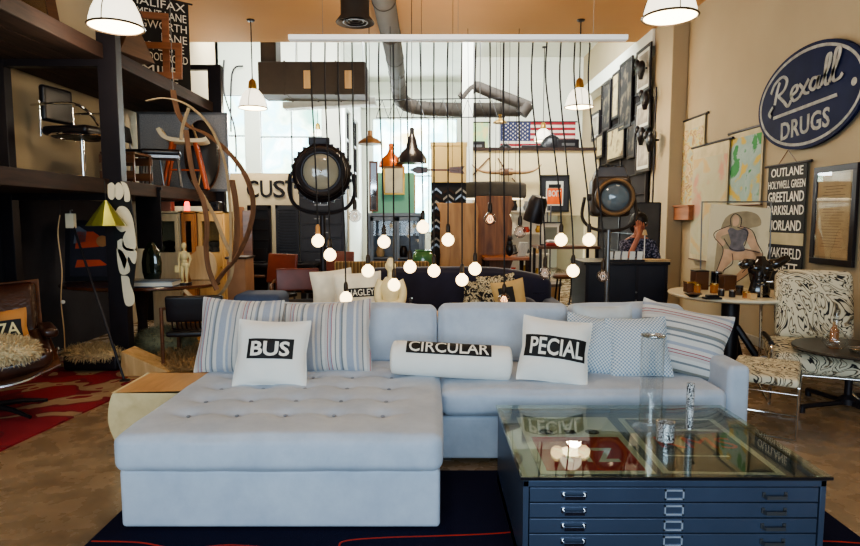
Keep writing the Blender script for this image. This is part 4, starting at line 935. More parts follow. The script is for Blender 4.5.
MB().lathe([(0, 0), (.155, 0), (.155, -.66), (.21, -.73), (.205, -.735), (.14, -.68), (0, -.66)], 32).build('drum', dm, dr, smooth=.8)
for k in (.05, .09, .13): MB().tube([(k*cos(a), k*sin(a), -.69-k*.25) for a in [2*pi*i/24 for i in range(24)]], .01, 6, closed=True).build('louvre_ring', black, dr)
t = thing('ceiling_panel_heater', 'long pale grey slanted ceiling panel fixture below the boxy duct', 'ceiling fixture', tuple(P(330, 104, 11)))
MB().rbox(1.65, .30, .12, .02, (4, 2, 2), M=RY(R(-3))).build('housing', mat('light_grey_panel', S(166, 168, 164)), t, smooth=1); 
for x in (-.6, .6): MB().cyl((x, 0, .05), (x, 0, 5.15-t.location.z), .008, 6).build('hanger_rod', steel, t)
# ceiling truss near back window
t = thing('wire_truss', 'black open wire truss spanning before the rear window', 'truss', tuple(P(378, 112, 10.6)))
def tr(px, py, dy=0): return P(px, py, 10.6+dy)-Vector(t.location)
for py in (100, 118):
    for dy in (0, .3): MB().tube([tr(376, py, dy), tr(505, py-2 if py < 110 else py-1, dy)], .010, 6).build('chord', black, t)
zz = [tr(376+k*6.1, 100 if k % 2 else 118, .3*(k//2 % 2)) for k in range(22)]
MB().tube(zz, .006, 5).build('lattice', black, t); MB().cyl(tr(400, 100), (tr(400, 100).x, 0, 5.15-t.location.z), .008).build('hanger_rod', steel, t); MB().cyl(tr(480, 99), (tr(480, 99).x, 0, 5.15-t.location.z), .008).build('hanger_rod', steel, t)
# wall pipes on the left rear wall
for (pts, lab) in (([(224, 60), (224, 92), (235, 130), (236, 172)], 'thin dark conduit bending down the left rear wall'), ([(243, 66), (232, 74), (231, 132)], 'thin looped cable on the left rear wall by the dome pendant')):
    pp = [P(a, b, 12.9) for a, b in pts]; o = MB().tube(smooth_path([p-pp[0] for p in pp], 5), .018, 6).build('wall_conduit', black, None, tuple(pp[0])); tag(o, lab, 'conduit')
# ================================================================ LARGE LAMPS
def bigspot():
    c = P(321, 172, 5.6)
    t = thing('stage_light', 'huge round black stage lamp with a grey ribbed lens on a stand', 'stage light', (c.x, c.y, 0), R(8))
    z = c.z; M0 = T3(0, 0, z) @ RX(R(-90))   # +Z of the lathe points to +Y(back); front is -Y
    MB().lathe([(.13, -.02), (.17, -.05), (.20, -.05), (.215, .0), (.24, .02), (.245, .10), (.275, .14), (.275, .30), (.25, .42), (.18, .50), (0, .52)], 40, M0).build('housing', black, t, smooth=.5)
    for k in range(26):
        a = 2*pi*k/26; MB().cbox((.276*cos(a), .22, z+.276*sin(a)), (.03, .16, .03), None).build('cooling_fin', black, t)
    MB().tube([(.205*cos(a), -.045, z+.205*sin(a)) for a in [2*pi*i/36 for i in range(36)]], .026, 8, closed=True).build('lens_ring', mat('worn_black', S(40, 36, 40), rough=.4, metal=.4), t)
    ls = MB(); ls.lathe([(0, -.075), (.08, -.07), (.14, -.055), (.185, -.03), (.185, 0), (0, 0)], 40, M0); ls.build('lens', mat('dusty_lens', S(150, 146, 128), rough=.12, coat=1, var=.1), t, smooth=1.2)
    MB().ell((0, -.08, z), (.012, .006, .012)).build('lens_centre', chrome, t)
    MB().tube(smooth_path([(-.295, .2, z), (-.305, .2, z-.2), (-.22, .2, z-.33), (0, .2, z-.38), (.22, .2, z-.33), (.305, .2, z-.2), (.295, .2, z)], 5), .018, 8).build('yoke', black, t)
    MB().cyl((0, .2, .2), (0, .2, z-.4), .028).build('pole', black, t)
    for a in (R(90), R(210), R(330)): MB().tube([(0, .2, .45), (.27*cos(a), .2+.27*sin(a), .01)], .016).build('tripod_leg', black, t)
    MB().cbox((-.02, .24, z+.30), (.2, .2, .07)).build('vent_box', black, t, bev=.01)
bigspot()
def fresnel():
    c = P(620, 196, 5.3); t = thing('stage_light', 'boxy vintage fresnel lamp with an amber ribbed lens on a steel pole', 'stage light', (P(612, 196, 5.45).x, 5.5, 0), R(-10)); z = c.z; wm = mat('worn_bronze_black', S(62, 52, 46), rough=.45, metal=.4, var=.3, scale=9)
    MB().rbox(.34, .38, .36, .05, (4, 4, 4), M=T3(.0, .08, z)).build('housing', wm, t, smooth=.9)
    MB().prism([(-.15, 0), (.15, 0), (.11, .10), (-.11, .10)], -.16, .16, T3(0, .1, z+.17) @ RX(pi/2)).build('vent_hood', wm, t, bev=.008)
    for k in range(4): MB().cbox((-.09+.06*k, .02, z+.272), (.028, .2, .008)).build('vent_slot', inkblk, t)
    M0 = T3(.02, -.11, z-.01) @ RX(R(-90))
    MB().lathe([(.11, .02), (.115, -.08), (.155, -.10), (.17, -.09), (.172, .0), (.15, .03)], 36, M0).build('lens_barrel', wm, t, smooth=.5)
    MB().tube([(.02+.15*cos(a), -.205, z-.01+.15*sin(a)) for a in [2*pi*i/36 for i in range(36)]], .015, 8, closed=True).build('lens_ring', mat('rusty_ring', S(120, 92, 62), rough=.5, metal=.5), t)
    MB().lathe([(0, -.115), (.05, -.11), (.10, -.095), (.135, -.07), (.135, -.05), (0, -.05)], 36, M0).build('lens', mat('blue_grey_lens', S(88, 100, 108), rough=.10, coat=1, var=.2, scale=5), t, smooth=1.2)
    MB().tube(smooth_path([(-.22, .08, z), (-.24, .08, z-.18), (-.16, .08, z-.28), (0, .08, z-.31), (.16, .08, z-.28), (.24, .08, z-.18), (.22, .08, z)], 5), .015, 8).build('yoke', wm, t)
    for s in (-1, 1): MB().lathe([(0, 0), (.035, 0), (.03, .03), (0, .03)], 14, T3(s*.17, .08, z) @ RY(s*pi/2)).build('yoke_knob', wm, t)
    MB().cyl((0, .08, .15), (0, .08, z-.30), .022).build('pole', steel, t)
    for a in (R(90), R(210), R(330)): MB().tube([(0, .08, .4), (.4*cos(a), .08+.4*sin(a), .01)], .013).build('tripod_leg', steel, t)
fresnel()
t = thing('stage_light', 'small dark drum spotlight tilted down on a slim tripod, middle of the room', 'stage light', (P(533, 250, 7.6).x, 7.6, 0)); z = P(536, 209, 7.6).z
MB().lathe([(0, .17), (.09, .16), (.12, .1), (.125, -.16), (.11, -.16), (.10, .0), (0, .0)], 24, T3(.02, -.05, z) @ RX(R(12)) @ RY(R(12))).build('drum', mat('worn_black', S(40, 36, 40)), t, smooth=.7); MB().cyl((-.02, .07, .1), (-.02, .07, z), .013).build('pole', black, t)
for a in (R(90), R(210), R(330)): MB().tube([(-.02, .07, .4), (.18*cos(a), .07+.18*sin(a), .01)], .011).build('tripod_leg', black, t)
# ================================================================ CUST letters and louvred shutters
for ch, px in (('C', 252.5), ('U', 266), ('S', 279), ('T', 291)):
    c = P(px, 189, 9.48); t = thing('wall_letter', 'large black letter %s standing off the cream partition' % ch, 'letter', (c.x, 9.49, c.z), group='black wall letters')
    text(ch, .3, blackp, t, RX(pi/2), name='letter_face', ext=.012, bold=.012, fitw=.185, fith=.27)
def louv(x0, x1, z0, z1, label, n, m=black):
    t = thing('louvred_shutter', label, 'shutter', ((x0+x1)/2, 9.46, z0), group='black shutters on the cream partition'); w = x1-x0; h = z1-z0
    MB().box(-w/2, -w/2+.04, -.02, .03, 0, h).box(w/2-.04, w/2, -.02, .03, 0, h).box(-w/2, w/2, -.02, .03, 0, .05).box(-w/2, w/2, -.02, .03, h-.05, h).build('frame', m, t)
    for k in range(n): MB().cbox((0, .0, .08+(h-.14)*k/(n-1)), (w-.08, .05, .03), None).build('slat', m, t)
    MB().box(-w/2, w/2, .03, .035, 0, h).build('backing', mat('dark_backing', S(40, 42, 50)), t)
dk = mat('slate_blue_black', S(46, 50, 62), rough=.5)
louv(-2.86, -2.50, .3, 1.60, 'black louvred shutter with wide gaps, leftmost on the partition', 8, black)
louv(-2.42, -2.06, .3, 1.60, 'slate black shutter, second on the partition', 26, dk)
t = thing('chest_of_drawers', 'tall black chest of flat drawers behind the large round lamp', 'cabinet', (-1.62, 9.2, 0)); MB().box(-.33, .33, -.2, .2, 0, 1.95).build('case', dk, t, bev=.005)
for k in range(9):
    d_ = MB().box(-.30, .30, -.22, -.2, .08+.205*k, .26+.205*k).build('drawer', dk, t, bev=.004); MB().box(-.10, .10, -.235, -.22, .15+.205*k, .165+.205*k).build('drawer_pull', steel, d_)
# ================================================================ black desk + leather chairs
t = thing('desk', 'long black desk against the cream partition', 'desk', (-2.15, 8.6, 0)); MB().box(-.75, .55, -.3, .3, .72, .76).build('desk_top', blackp, t, bev=.004)
for x in (-.7, .5):
    for y in (-.26, .26): MB().box(x-.02, x+.02, y-.02, y+.02, 0, .72).build('leg', black, t)
MB().box(-.7, .5, .24, .26, .3, .72).build('modesty_panel', blackp, t)
for i, (x, z, w) in enumerate(((-2.5, .762, .3), (-1.95, .762, .24))):
    o = thing('laptop', ['open black laptop at the left of the black desk', 'closed flat black device on the black desk'][i], 'laptop', (x, 8.55, z)); MB().box(-w/2, w/2, -.1, .1, 0, .018).build('base', blackp, o)
    if i == 0: MB().box(-w/2, w/2, .1, .112, .0, .2).build('screen', blackp, o)
redl = mat('oxblood_leather', S(110, 50, 38), rough=.4, var=.2)
ch = [(( -1.95, 7.2, 0), R(150), 'brown leather office armchair, leftmost in the row behind the sofa'), ((-1.30, 7.75, 0), R(165), 'red brown leather armchair farther back beside the chest'), ((-1.42, 6.45, 0), R(195), 'red brown leather armchair with curved wooden arms nearest the sofa')]
for i, (l, rz, lab) in enumerate(ch): simple_chair('office_armchair', lab, l, rz+pi, blackp, steel, .98 if i < 2 else .86, .47, .5, 'brown leather armchairs behind the sofa', brownw, back_m=redl)
t = thing('blue_stool', 'blue grey upholstered tub stool behind the chaise back', 'stool', (P(262, 300, 5.9).x, 5.9, 0)); MB().rbox(.46, .42, .42, .06, (5, 5, 4), M=T3(0, 0, .46)).build('seat', mat('slate_blue_fabric', S(70, 84, 112), rough=.8), t, smooth=1.5)
for x in (-.16, .16):
    for y in (-.14, .14): MB().cyl((x, y, 0), (x, y, .26), .016).build('leg', black, t)
# ================================================================ navy sofa, console, statue, pillows (behind the main sofa)
nv = mat('navy_velvet', S(34, 32, 54), rough=.85, sheen=.4, var=.2)
t = thing('navy_sofa', 'navy velvet sofa facing the camera behind the main sofa', 'sofa', (.30, 5.85, 0))
MB().rbox(1.9, .85, .30, .04, (8, 4, 3), M=T3(0, 0, .26)).build('seat', nv, t, smooth=1); MB().rbox(1.9, .20, .44, .06, (14, 3, 5), puff=(0, .02, .02), fn=lambda q, p: (q[0], q[1], q[2]-.10*max(0, (q[0]-.2)/.75)**2 if q[2] > 0 else q[2]), M=T3(0, .34, .66)).build('backrest', nv, t, smooth=1.5)
for s in (-1, 1): MB().rbox(.16, .85, .48, .05, (3, 5, 4), M=T3(s*.93, 0, .34)).build('arm', nv, t, smooth=1.2)
for x in (-.85, .85):
    for y in (-.35, .35): MB().cyl((x, y, 0), (x, y, .12), .025).build('foot', black, t)
con = thing('console_table', 'narrow pale wooden console behind the main sofa', 'table', (-.32, 5.0, 0)); MB().box(-.6, .6, -.15, .15, .57, .60).build('table_top', paletan, con, bev=.004)
for x in (-.56, .56):
    for y in (-.12, .12): MB().box(x-.02, x+.02, y-.02, y+.02, 0, .57).build('leg', paletan, con)
hag = pillow('throw_pillow', 'cream pillow printed HAGLEY in white on a black strip behind the sofa', 'pillow', .40, .33, .12, mat('cream_cotton', S(232, 226, 208), rough=.9), (-.60, 5.02, .615), 10, 4, -3, 'cream pillows behind the sofa', 31)
patch(hag[0], hag[1], .40, .33, .03, .155, .25, .075, inkblk, 'HAGLEY', inkwht, fw=.90, fh=.72, bold=.006)
pillow('throw_pillow', 'plain cream pillow with faint purple stripes left of the HAGLEY pillow', 'pillow', .36, .34, .12, mat('cream_cotton', S(232, 226, 208)), (-.83, 5.20, .615), 14, 10, -6, 'cream pillows behind the sofa', 32)
stt = thing('seated_statue', 'small white stone seated figure statue glowing behind a bulb', 'statue', (P(391, 300, 4.98).x, 4.93, .60)); stt.scale = (1.02, 1.05, 1.22); sm_ = mat('white_stone', S(222, 210, 170), rough=.6, var=.12, scale=10)
f = MB(); f.ell((0, 0, .335), (.038, .042, .048), 20, 14).ell((0, .005, .372), (.026, .028, .018), 12, 8).tube([(0, 0, .25), (0, 0, .31)], .024, 12).tube([(0, .01, .06), (0, .01, .13), (0, .005, .20), (0, 0, .255)], [.09, .075, .088, .045], 20, flat=1.0)
f.ell((0, 0, .045), (.15, .10, .045), 20, 10).tube(smooth_path([(-.075, 0, .235), (-.102, -.01, .16), (-.085, -.05, .09), (-.02, -.085, .07)], 4), [.032]*13, 10).tube(smooth_path([(.075, 0, .235), (.102, -.01, .16), (.085, -.05, .09), (.02, -.085, .07)], 4), [.032]*13, 10)
f.ell((0, -.04, .333), (.007, .01, .012)).ell((-.038, 0, .333), (.006, .012, .018)).ell((.038, 0, .333), (.006, .012, .018)); f.build('figure', sm_, stt, smooth=2)
MB().lathe([(0, 0), (.15, 0), (.15, .02), (0, .02)], 24).build('plinth', sm_, stt)
t = thing('perfume_bottle', 'small square glass bottle with a stopper behind the sofa back', 'bottle', (P(411, 298, 5.0).x, 4.98, .60)); MB().rbox(.10, .05, .08, .015, (3, 2, 3), M=T3(0, 0, .04)).build('body', mat('tan_glass', S(190, 168, 128), rough=.1, coat=.5), t, smooth=1); MB().lathe([(.012, .08), (.012, .105), (.02, .108), (.018, .135), (0, .137)], 14).build('stopper', gv, t)
mono = threshold('black_cream_print', [(0, S(34, 30, 30)), (.47, S(210, 196, 160)), (.56, S(60, 50, 46)), (.62, S(216, 204, 172))], 22, dist=1.2, detail=2)
for i, (px, Y, w, h, lab, m, rl) in enumerate(((482, 5.72, .38, .30, 'black and cream patterned pillow, leftmost on the navy sofa', mono, 4), (500, 5.62, .36, .40, 'tall black and cream patterned pillow in the middle of the navy sofa', mono, -6), (514, 5.5, .30, .36, 'tan pillow with black script behind the glowing bulb', mat('tan_cotton', S(190, 132, 74)), -10))):
    r = pillow('throw_pillow', lab, 'pillow', w, h, .12, m if i < 2 else mat('straw_cotton', S(200, 170, 116), rough=.9), (P(px, 290, Y).x, Y, .47 if i else .49), 10, 0, rl, 'pillows on the navy sofa', 40+i)
    if i == 2: patch(r[0], r[1], w, h, -.03, .2, .14, .20, inkblk)
o = thing('round_cushion', 'round navy cushion at the right end of the navy sofa', 'pillow', (P(524, 298, 5.6).x, 5.6, .46)); MB().ell((0, 0, .10), (.13, .12, .10), 20, 12).build('cover', nv, o, smooth=2); MB().ell((0, 0, .195), (.012, .012, .008)).build('button', nv, o)
# wicker bench + green glass seat
wk = thing('wicker_bench', 'long wicker bench back seen behind the HAGLEY pillow', 'bench', (P(380, 270, 6.7).x, 6.75, 0)); wm = stripes('wicker_weave', 0, .04, [(0, S(150, 116, 70)), (.5, S(196, 160, 104)), (.8, S(96, 72, 44))])
MB().rbox(1.1, .40, .08, .03, (10, 4, 2), M=T3(0, 0, .43)).build('seat', wm, wk, smooth=1); MB().rbox(1.1, .06, .40, .025, (14, 2, 5), M=T3(0, .2, .70)).build('backrest', wm, wk, smooth=1)
for x in (-.5, .5):
    for y in (-.17, .17): MB().cyl((x, y, 0), (x, y, .42), .02).build('leg', paletan, wk)
t = thing('glass_plinth_table', 'small dark round table under the green glass bowl', 'table', (P(423, 260, 7.3).x, 7.3, 0)); MB().lathe([(0, .70), (.22, .70), (.22, .73), (0, .73)], 28).build('table_top', darkwood, t); MB().lathe([(.15, 0), (.15, .02), (.03, .04), (.03, .70)], 18).build('pedestal', black, t)
t = thing('green_glass_jar', 'squat translucent green glass jar between the bulbs', 'jar', (P(423, 260, 7.3).x, 7.3, .735)); MB().lathe([(0, 0), (.10, 0), (.13, .06), (.13, .20), (.10, .27), (.095, .27), (.12, .19), (.12, .06), (0, .02)], 28).build('body', mat('green_glass', S(72, 128, 78), rough=.1, coat=1, var=.2), t, smooth=1.2); MB().tube([(.1*cos(a), .1*sin(a), .27) for a in [2*pi*i/24 for i in range(24)]], .008, 6, closed=True).build('rim', mat('green_glass', S(72, 128, 78)), t)
# ================================================================ blue grey vitrine, artwork and gilt frames
t = thing('display_cabinet', 'blue grey glass door display cabinet in the middle of the room', 'cabinet', (P(397, 240, 9).x, 9.0, 0)); vm = mat('blue_grey_paint', S(128, 142, 158), rough=.5); hw_ = (P(425, 240, 9).x-P(369, 240, 9).x)/2; zt = P(397, 213, 9).z
MB().box(-hw_, hw_, -.2, .2, 0, .06).box(-hw_, hw_, -.2, .2, zt-.05, zt).box(-hw_, -hw_+.04, -.2, .2, .06, zt-.05).box(hw_-.04, hw_, -.2, .2, .06, zt-.05).box(-hw_, hw_, .18, .2, .06, zt-.05).build('case', vm, t, bev=.004)
for z in (.45, .8, 1.15): MB().box(-hw_+.04, hw_-.04, -.17, .18, z, z+.02).build('shelf', vm, t)
for s in (-1, 1):
    a, b = sorted((0.005*s, (hw_-.045)*s)); d_ = MB().box(a, a+.045, -.225, -.2, .07, zt-.06).box(b-.045, b, -.225, -.2, .07, zt-.06).box(a, b, -.225, -.2, .07, .14).box(a, b, -.225, -.2, zt-.12, zt-.06).build('door', vm, t, bev=.003)
    MB().box(a+.045, b-.045, -.213, -.209, .14, zt-.12).build('door_pane', gl, d_, smooth=0); MB().ell((.04*s, -.235, .8), .014).build('knob', brass, d_)
for i, (x, z, m, c) in enumerate(((-.25, .82, paletan, 'tan'), (.2, 1.17, white, 'white'), (.1, .82, blackp, 'black'), (-.15, 1.17, steel, 'grey'), (-.2, .47, brass, 'brass'))):
    o = MB().lathe([(0, 0), (.05, 0), (.07, .06), (.05, .13), (.03, .16), (0, .16)], 16).build('ceramic_pot', m, None, (t.location.x+x, 8.98, z+.005), smooth=1); tag(o, 'small %s pot on a shelf inside the blue grey glass cabinet' % c, 'pot')
tealm = mat('teal_canvas', S(126, 194, 170), rough=.7, var=.12, scale=2)
c = P(394, 212, 9.05)
t = thing('teal_canvas', 'plain teal green canvas leaning on top of the glass cabinet', 'painting', (c.x, 9.12, zt+.002)); MB().box(-.32, .30, -.015, .015, 0, .60).build('canvas', tealm, t, bev=.003); MB().box(-.34, .32, .016, .03, .0, .58).build('stretcher', paletan, t)
silver = mat('silver_mirror', (.8, .82, .82), rough=.05, metal=1, var=.02)
pframe('framed_picture', 'gilt framed picture with pale sheet on the glass cabinet', 'frame', (P(394, 190, 9).x, 9.0, zt+.27), 0, .03, .32, .42, .03, brass, mat('pale_sheet', S(214, 216, 196)))
pframe('framed_picture', 'narrow dark framed wall lantern mirror left of the gilt frame', 'frame', (P(374, 200, 9).x, 8.95, zt+.02), 0, .03, .13, .74, .025, brownw, silver)
# ================================================================ chevron frame sample stand with cream box
x0, x1 = P(431, 190, 8.4).x, P(466, 190, 8.4).x
t = thing('frame_sample_stand', 'black stand hung with stacked silver chevron frame corner samples', 'display stand', ((x0+x1)/2, 8.45, 0)); w = (x1-x0)/2; zt2 = P(448, 183, 8.4).z
MB().box(-w, w, -.1, .2, 0, zt2).build('panel', inkblk, t, bev=.004)
for ci, cx in enumerate((-.17, .0, .17)):
    for k in range(10):
        z = zt2-.10-k*.085; MB().prism([(-.075, -.06), (0, 0), (.075, -.06), (.075, -.028), (0, .032), (-.075, -.028)], .101, .125, T3(cx, 0, z) @ RX(pi/2)).build('corner_sample', [steel, darkwood, mat('dull_silver', S(150, 146, 136), rough=.5)][(k+ci) % 3], t, smooth=0)
cream2 = mat('butter_cream', S(226, 204, 142), rough=.7, var=.03)
t = thing('cream_box', 'large cream storage box on top of the frame sample stand', 'box', ((x0+x1)/2, 8.45, zt2)); h = P(448, 143, 8.4).z-zt2
MB().box(-w, w, -.15, .2, 0, h*.9).build('body', cream2, t, bev=.006); MB().box(-w-.01, w+.01, -.16, .21, h*.9, h).build('lid', cream2, t, bev=.006)
t = thing('wooden_arrow', 'long weathered wooden arrow hanging on two cords', 'ornament', tuple(P(437, 170, 7.9)))
MB().box(-.28, .28, -.015, .015, -.012, .012).build('shaft', brownw, t, bev=.003); MB().prism([(-.36, 0), (-.26, .05), (-.12, .035), (-.12, -.035), (-.26, -.05)], -.01, .01, RX(pi/2)).build('head', brownw, t); MB().prism([(.16, .035), (.36, .05), (.33, 0), (.36, -.05), (.16, -.035)], -.01, .01, RX(pi/2)).build('tail', brownw, t)
for x in (-.2, .2): MB().cyl((x, 0, 0), (x, 0, HZ-t.location.z), .003, 5).build('cord', cordm, t)
# live edge slabs
for i, (a, b, y, lab, cs) in enumerate((((440, 478), (203, 290), 7.9, 'wide pale live edge wood slab standing left', (S(150, 108, 62), S(196, 150, 94))), ((474, 512), (196, 290), 8.3, 'dark live edge wood slab with jagged right edge', (S(96, 58, 34), S(160, 108, 64))))):
    xa, xb = P(a[0], 200, y).x, P(a[1], 200, y).x; zt_ = P(450, b[0], y).z; w = xb-xa; random.seed(i+3)
    L_ = [(.03*mn.noise(Vector((k*.7, i*5, 0))), zt_*k/14) for k in range(15)]; Rr = [(w+(.10 if i else .03)*mn.noise(Vector((k*.9, i*9+2, 1.))), zt_*k/14) for k in range(15)]
    if i == 0: L_[-1] = (-.05, zt_); 
    o = MB().prism(L_+Rr[::-1], -.03, .03, RX(pi/2)).build('wood_slab', wood('slab_wood_%d' % i, *cs, 'Z', 2), None, (xa, y, 0), bev=.006); tag(o, lab+' in the middle of the room', 'wood slab')
# long lamp on cords
t = thing('long_pendant', 'long charcoal fabric pendant lamp glowing underneath, before the balcony wall', 'pendant lamp', tuple(P(492, 191, 9.3)))
MB().rbox(1.02, .32, .24, .05, (14, 4, 3), fn=lambda q, p: (q[0], q[1], q[2]+.02*(1-(q[0]/.5)**2)), M=I4).build('shade', mat('charcoal_felt', S(88, 86, 82), rough=.9, var=.15), t, smooth=1); MB().box(-.46, .46, -.13, .13, -.125, -.115).build('diffuser', mat('warm_diffuser', (1, .85, .6), emit=3, ecol=(1, .85, .6)), t)
for x in (-.35, .35): MB().cyl((x, 0, .1), (x*1.1, 0, HZ-t.location.z), .004, 6).build('cord', cordm, t)
for i, (px, py) in enumerate(((508, 209), (508, 216), (499, 222), (501, 228), (495, 219))):
    c = P(px, py, 9.6+.1*i); t = thing('pendant_bulb', ['tiny warm bulb, top of the distant cluster under the long pendant', 'tiny warm bulb, second from top in the distant cluster', 'tiny warm bulb in the middle of the distant cluster', 'tiny warm bulb, lowest in the distant cluster', 'tiny warm bulb, leftmost in the distant cluster'][i], 'pendant bulb', tuple(c), group='distant cluster of small bulbs')
    MB().ell((0, 0, 0), .045, 14, 10).build('bulb', bulbglow, t, smooth=2); MB().cyl((0, 0, .04), (0, 0, HZ-c.z), .004, 6).build('cord', cordm, t)
# ================================================================ balcony wall: horns, poster; mezzanine: flag
t = thing('mounted_horns', 'wide mounted pair of longhorn cattle horns on the balcony wall', 'horns', tuple(P(506, 172, 11.95))); s = 12/600
def hh(px, py): return ((px-506)*s, -.08, (172-py)*s)
for sg in (-1, 1): MB().tube(smooth_path([(sg*.04, -.08, 0), (sg*.25, -.08, -.015), (sg*.45, -.09, .0), (sg*.60, -.10, .06), (sg*.68, -.1, .14)], 5), [.05-.0022*k for k in range(21)], 10).build('horn', mat('horn', S(150, 118, 84), rough=.35, var=.3, scale=5), t, smooth=1.5)
MB().rbox(.28, .10, .14, .04, (4, 2, 3), M=T3(0, -.05, 0)).build('mount', brownw, t, smooth=1)
pf = pframe('framed_poster', 'black framed poster with an orange block lettered BOIT in white', 'poster', tuple(P(554.5, 193.5, 11.93)), 0, 0, .58, .72, .035, inkblk, None, matm=mat('charcoal_mount', S(40, 42, 50)), bottom=False)
MB().box(-.17, .17, -.012, -.006, -.24, .24).build('sheet', paper, pf, smooth=0); MB().box(-.145, .145, -.016, -.012, -.21, .10).build('orange_block', mat('poster_orange', S(222, 96, 30)), pf, smooth=0); MB().box(-.12, .12, -.017, -.012, .11, .18).build('black_block', inkblk, pf, smooth=0)
text('BOIT', .1, paper, pf, T3(0, -.018, .0) @ RX(pi/2), fitw=.24, fith=.12, bold=.02)
fl = thing('flag', 'United States flag hanging on the mezzanine back wall', 'flag', (P(538, 140, 14.4).x, 14.425, P(538, 157, 14.4).z)); fw = P(576, 140, 14.4).x-P(501, 140, 14.4).x; fh = P(538, 122, 14.4).z-P(538, 157, 14.4).z
fr_, fb_, fwh = mat('flag_red', S(150, 40, 52), rough=.8), mat('flag_blue', S(44, 52, 92), rough=.8), mat('flag_white', S(214, 206, 198), rough=.8)
for k in range(13): MB().box(-fw/2, fw/2, -.003, .003, fh*k/13, fh*(k+1)/13).build('stripe', fr_ if k % 2 == 0 else fwh, fl, smooth=0)
MB().box(-fw/2, -fw/2+fw*.40, -.007, -.003, fh*6/13, fh).build('canton', fb_, fl, smooth=0)
st_ = MB()
def star(mb, cx, cz, r):
    mb.prism([(cx+(r if k % 2 == 0 else r*.4)*sin(2*pi*k/10), cz+(r if k % 2 == 0 else r*.4)*cos(2*pi*k/10)) for k in range(10)], .0072, .009, RX(pi/2))
for r_i in range(9):
    for c_i in range(6 if r_i % 2 == 0 else 5): star(st_, -fw/2+fw*.4*((c_i+.6 if r_i % 2 == 0 else c_i+1.1)/6.2), fh*6/13+fh*7/13*(r_i+.8)/9.6, .026)
st_.build('stars', fwh, fl, smooth=0)
MB().tube([(-fw/2-.04, 0, fh+.01), (fw/2+.04, 0, fh+.01)], .014).build('pole', black, fl); 
struct('wall_mezzanine', MB().box(.82, 3.6, 14.45, 14.6, 2.45, 5.15), wallw, smooth=0)
mp = thing('wall_map', 'pale green map sheet on the mezzanine wall left of the flag', 'map', (P(478, 140, 14.4).x, 14.41, P(478, 158, 14.4).z)); MB().box(-.24, .24, -.004, .004, 0, .82).build('sheet', threshold('green_map', [(0, S(120, 180, 176)), (.5, S(176, 204, 150)), (.6, S(214, 200, 140))], 4, interp='LINEAR'), mp, smooth=0); MB().tube([(-.27, 0, .83), (.27, 0, .83)], .014).build('rod', black, mp)
# things on the mezzanine parapet
lab = ['black printer on the mezzanine parapet, left end', 'dark coiled bundle on the mezzanine parapet', 'grey case on the mezzanine parapet below the flag', 'large round black drum shape right of the far pendant', 'black boxy case at the right end of the mezzanine']
for i, (px, w, h, kind) in enumerate(((476, .34, .20, 0), (505, .36, .16, 1), (530, .4, .12, 0), (551, .5, .34, 1), (566, .44, .24, 0))):
    c = P(px, 153, 12.5); t = thing(['office_printer', 'cable_bundle', 'equipment_case', 'drum_bag', 'equipment_case'][i], lab[i], 'equipment', (c.x, 12.45, 2.45))
    hh_ = c.z+h-2.45+(.02)
    if kind == 0: MB().rbox(w, .3, hh_, .02, (3, 3, 3), M=T3(0, 0, hh_/2)).build('body', blackp, t, smooth=1); MB().box(-w*.3, w*.3, -.155, -.15, hh_*.75, hh_*.85).build('panel_slot', steel, t)
    else: MB().ell((0, 0, hh_/2), (w/2, .15, hh_/2), 18, 12).build('body', blackp, t, smooth=2); MB().tube([(w*.2, 0, hh_-.05), (0, 0, hh_+.03), (-w*.2, 0, hh_-.05)], .012).build('handle', steel, t)
# twin sticks on balcony wall
for k, (a, b) in enumerate((((489, 158), (468, 180)), ((498, 158), (505, 170)), ((512, 178), (517, 184)))):
    p, q = P(*a, 11.989), P(*b, 11.989); o = MB().tube([(0, 0, 0), q-p], .012).build('decorative_stick', brownw, None, tuple(p)); tag(o, ['long thin stick slanting left above the mounted horns', 'short stick behind the mounted horns', 'small twig under the mounted horns'][k], 'stick')
# ================================================================ shop floor behind: wooden table, shelf unit, frames, counter, stools
t = thing('work_table', 'reddish brown wooden work table in the middle distance', 'table', (P(505, 260, 8.0).x, 8.0, 0)); zt3 = P(505, 256, 8).z
MB().box(-.30, .30, -.3, .3, zt3-.04, zt3).build('table_top', teak, t, bev=.005)
for x in (-.26, .26):
    for y in (-.26, .26): MB().box(x-.025, x+.025, y-.025, y+.025, 0, zt3-.04).build('leg', darkwood, t)
cat_ = thing('black_cat_figure', 'small black seated cat ornament on the wooden work table', 'ornament', (P(509, 254, 8).x, 7.95, zt3+.001)); f = MB(); f.ell((0, 0, .09), (.055, .06, .09), 16, 10).ell((.0, -.01, .17), (.04, .04, .06), 14, 10).ell((0, -.03, .235), (.035, .037, .033), 14, 10).lathe([(.012, .255), (0, .29)], 8, T3(-.02, -.03, 0)).lathe([(.012, .255), (0, .29)], 8, T3(.02, -.03, 0)).tube(smooth_path([(.04, .05, .02), (.09, .04, .03), (.10, -.02, .05)], 4), .01, 6); f.build('body', blackp, cat_, smooth=1.5)
for k in range(4):
    o = MB().box(-.012, .012, -.08, .08, 0, .19).build('book', paper, None, (cat_.location.x+.11+.03*k, 7.98, zt3+.001), bev=.002); o.rotation_euler = (0, R(14), 0); tag(o, 'thin white booklet leaning in a row beside the black cat figure', 'book', 'white booklets on the work table')
su = thing('shelf_unit', 'white shelf unit with a slim metal frame before the balcony wall', 'shelving', (P(525, 230, 10.6).x, 10.6, 0)); 
for z in (.35, .75, 1.12, 1.50): MB().box(-.55, .42, -.15, .15, z, z+.025).build('shelf', white, su)
for x in (-.55, .42):
    for y in (-.14, .14): MB().box(x-.012, x+.012, y-.012, y+.012, 0, 1.62).build('upright', steel, su)
MB().box(-.55, .42, .15, .16, .1, 1.6).build('back_panel', white, su)
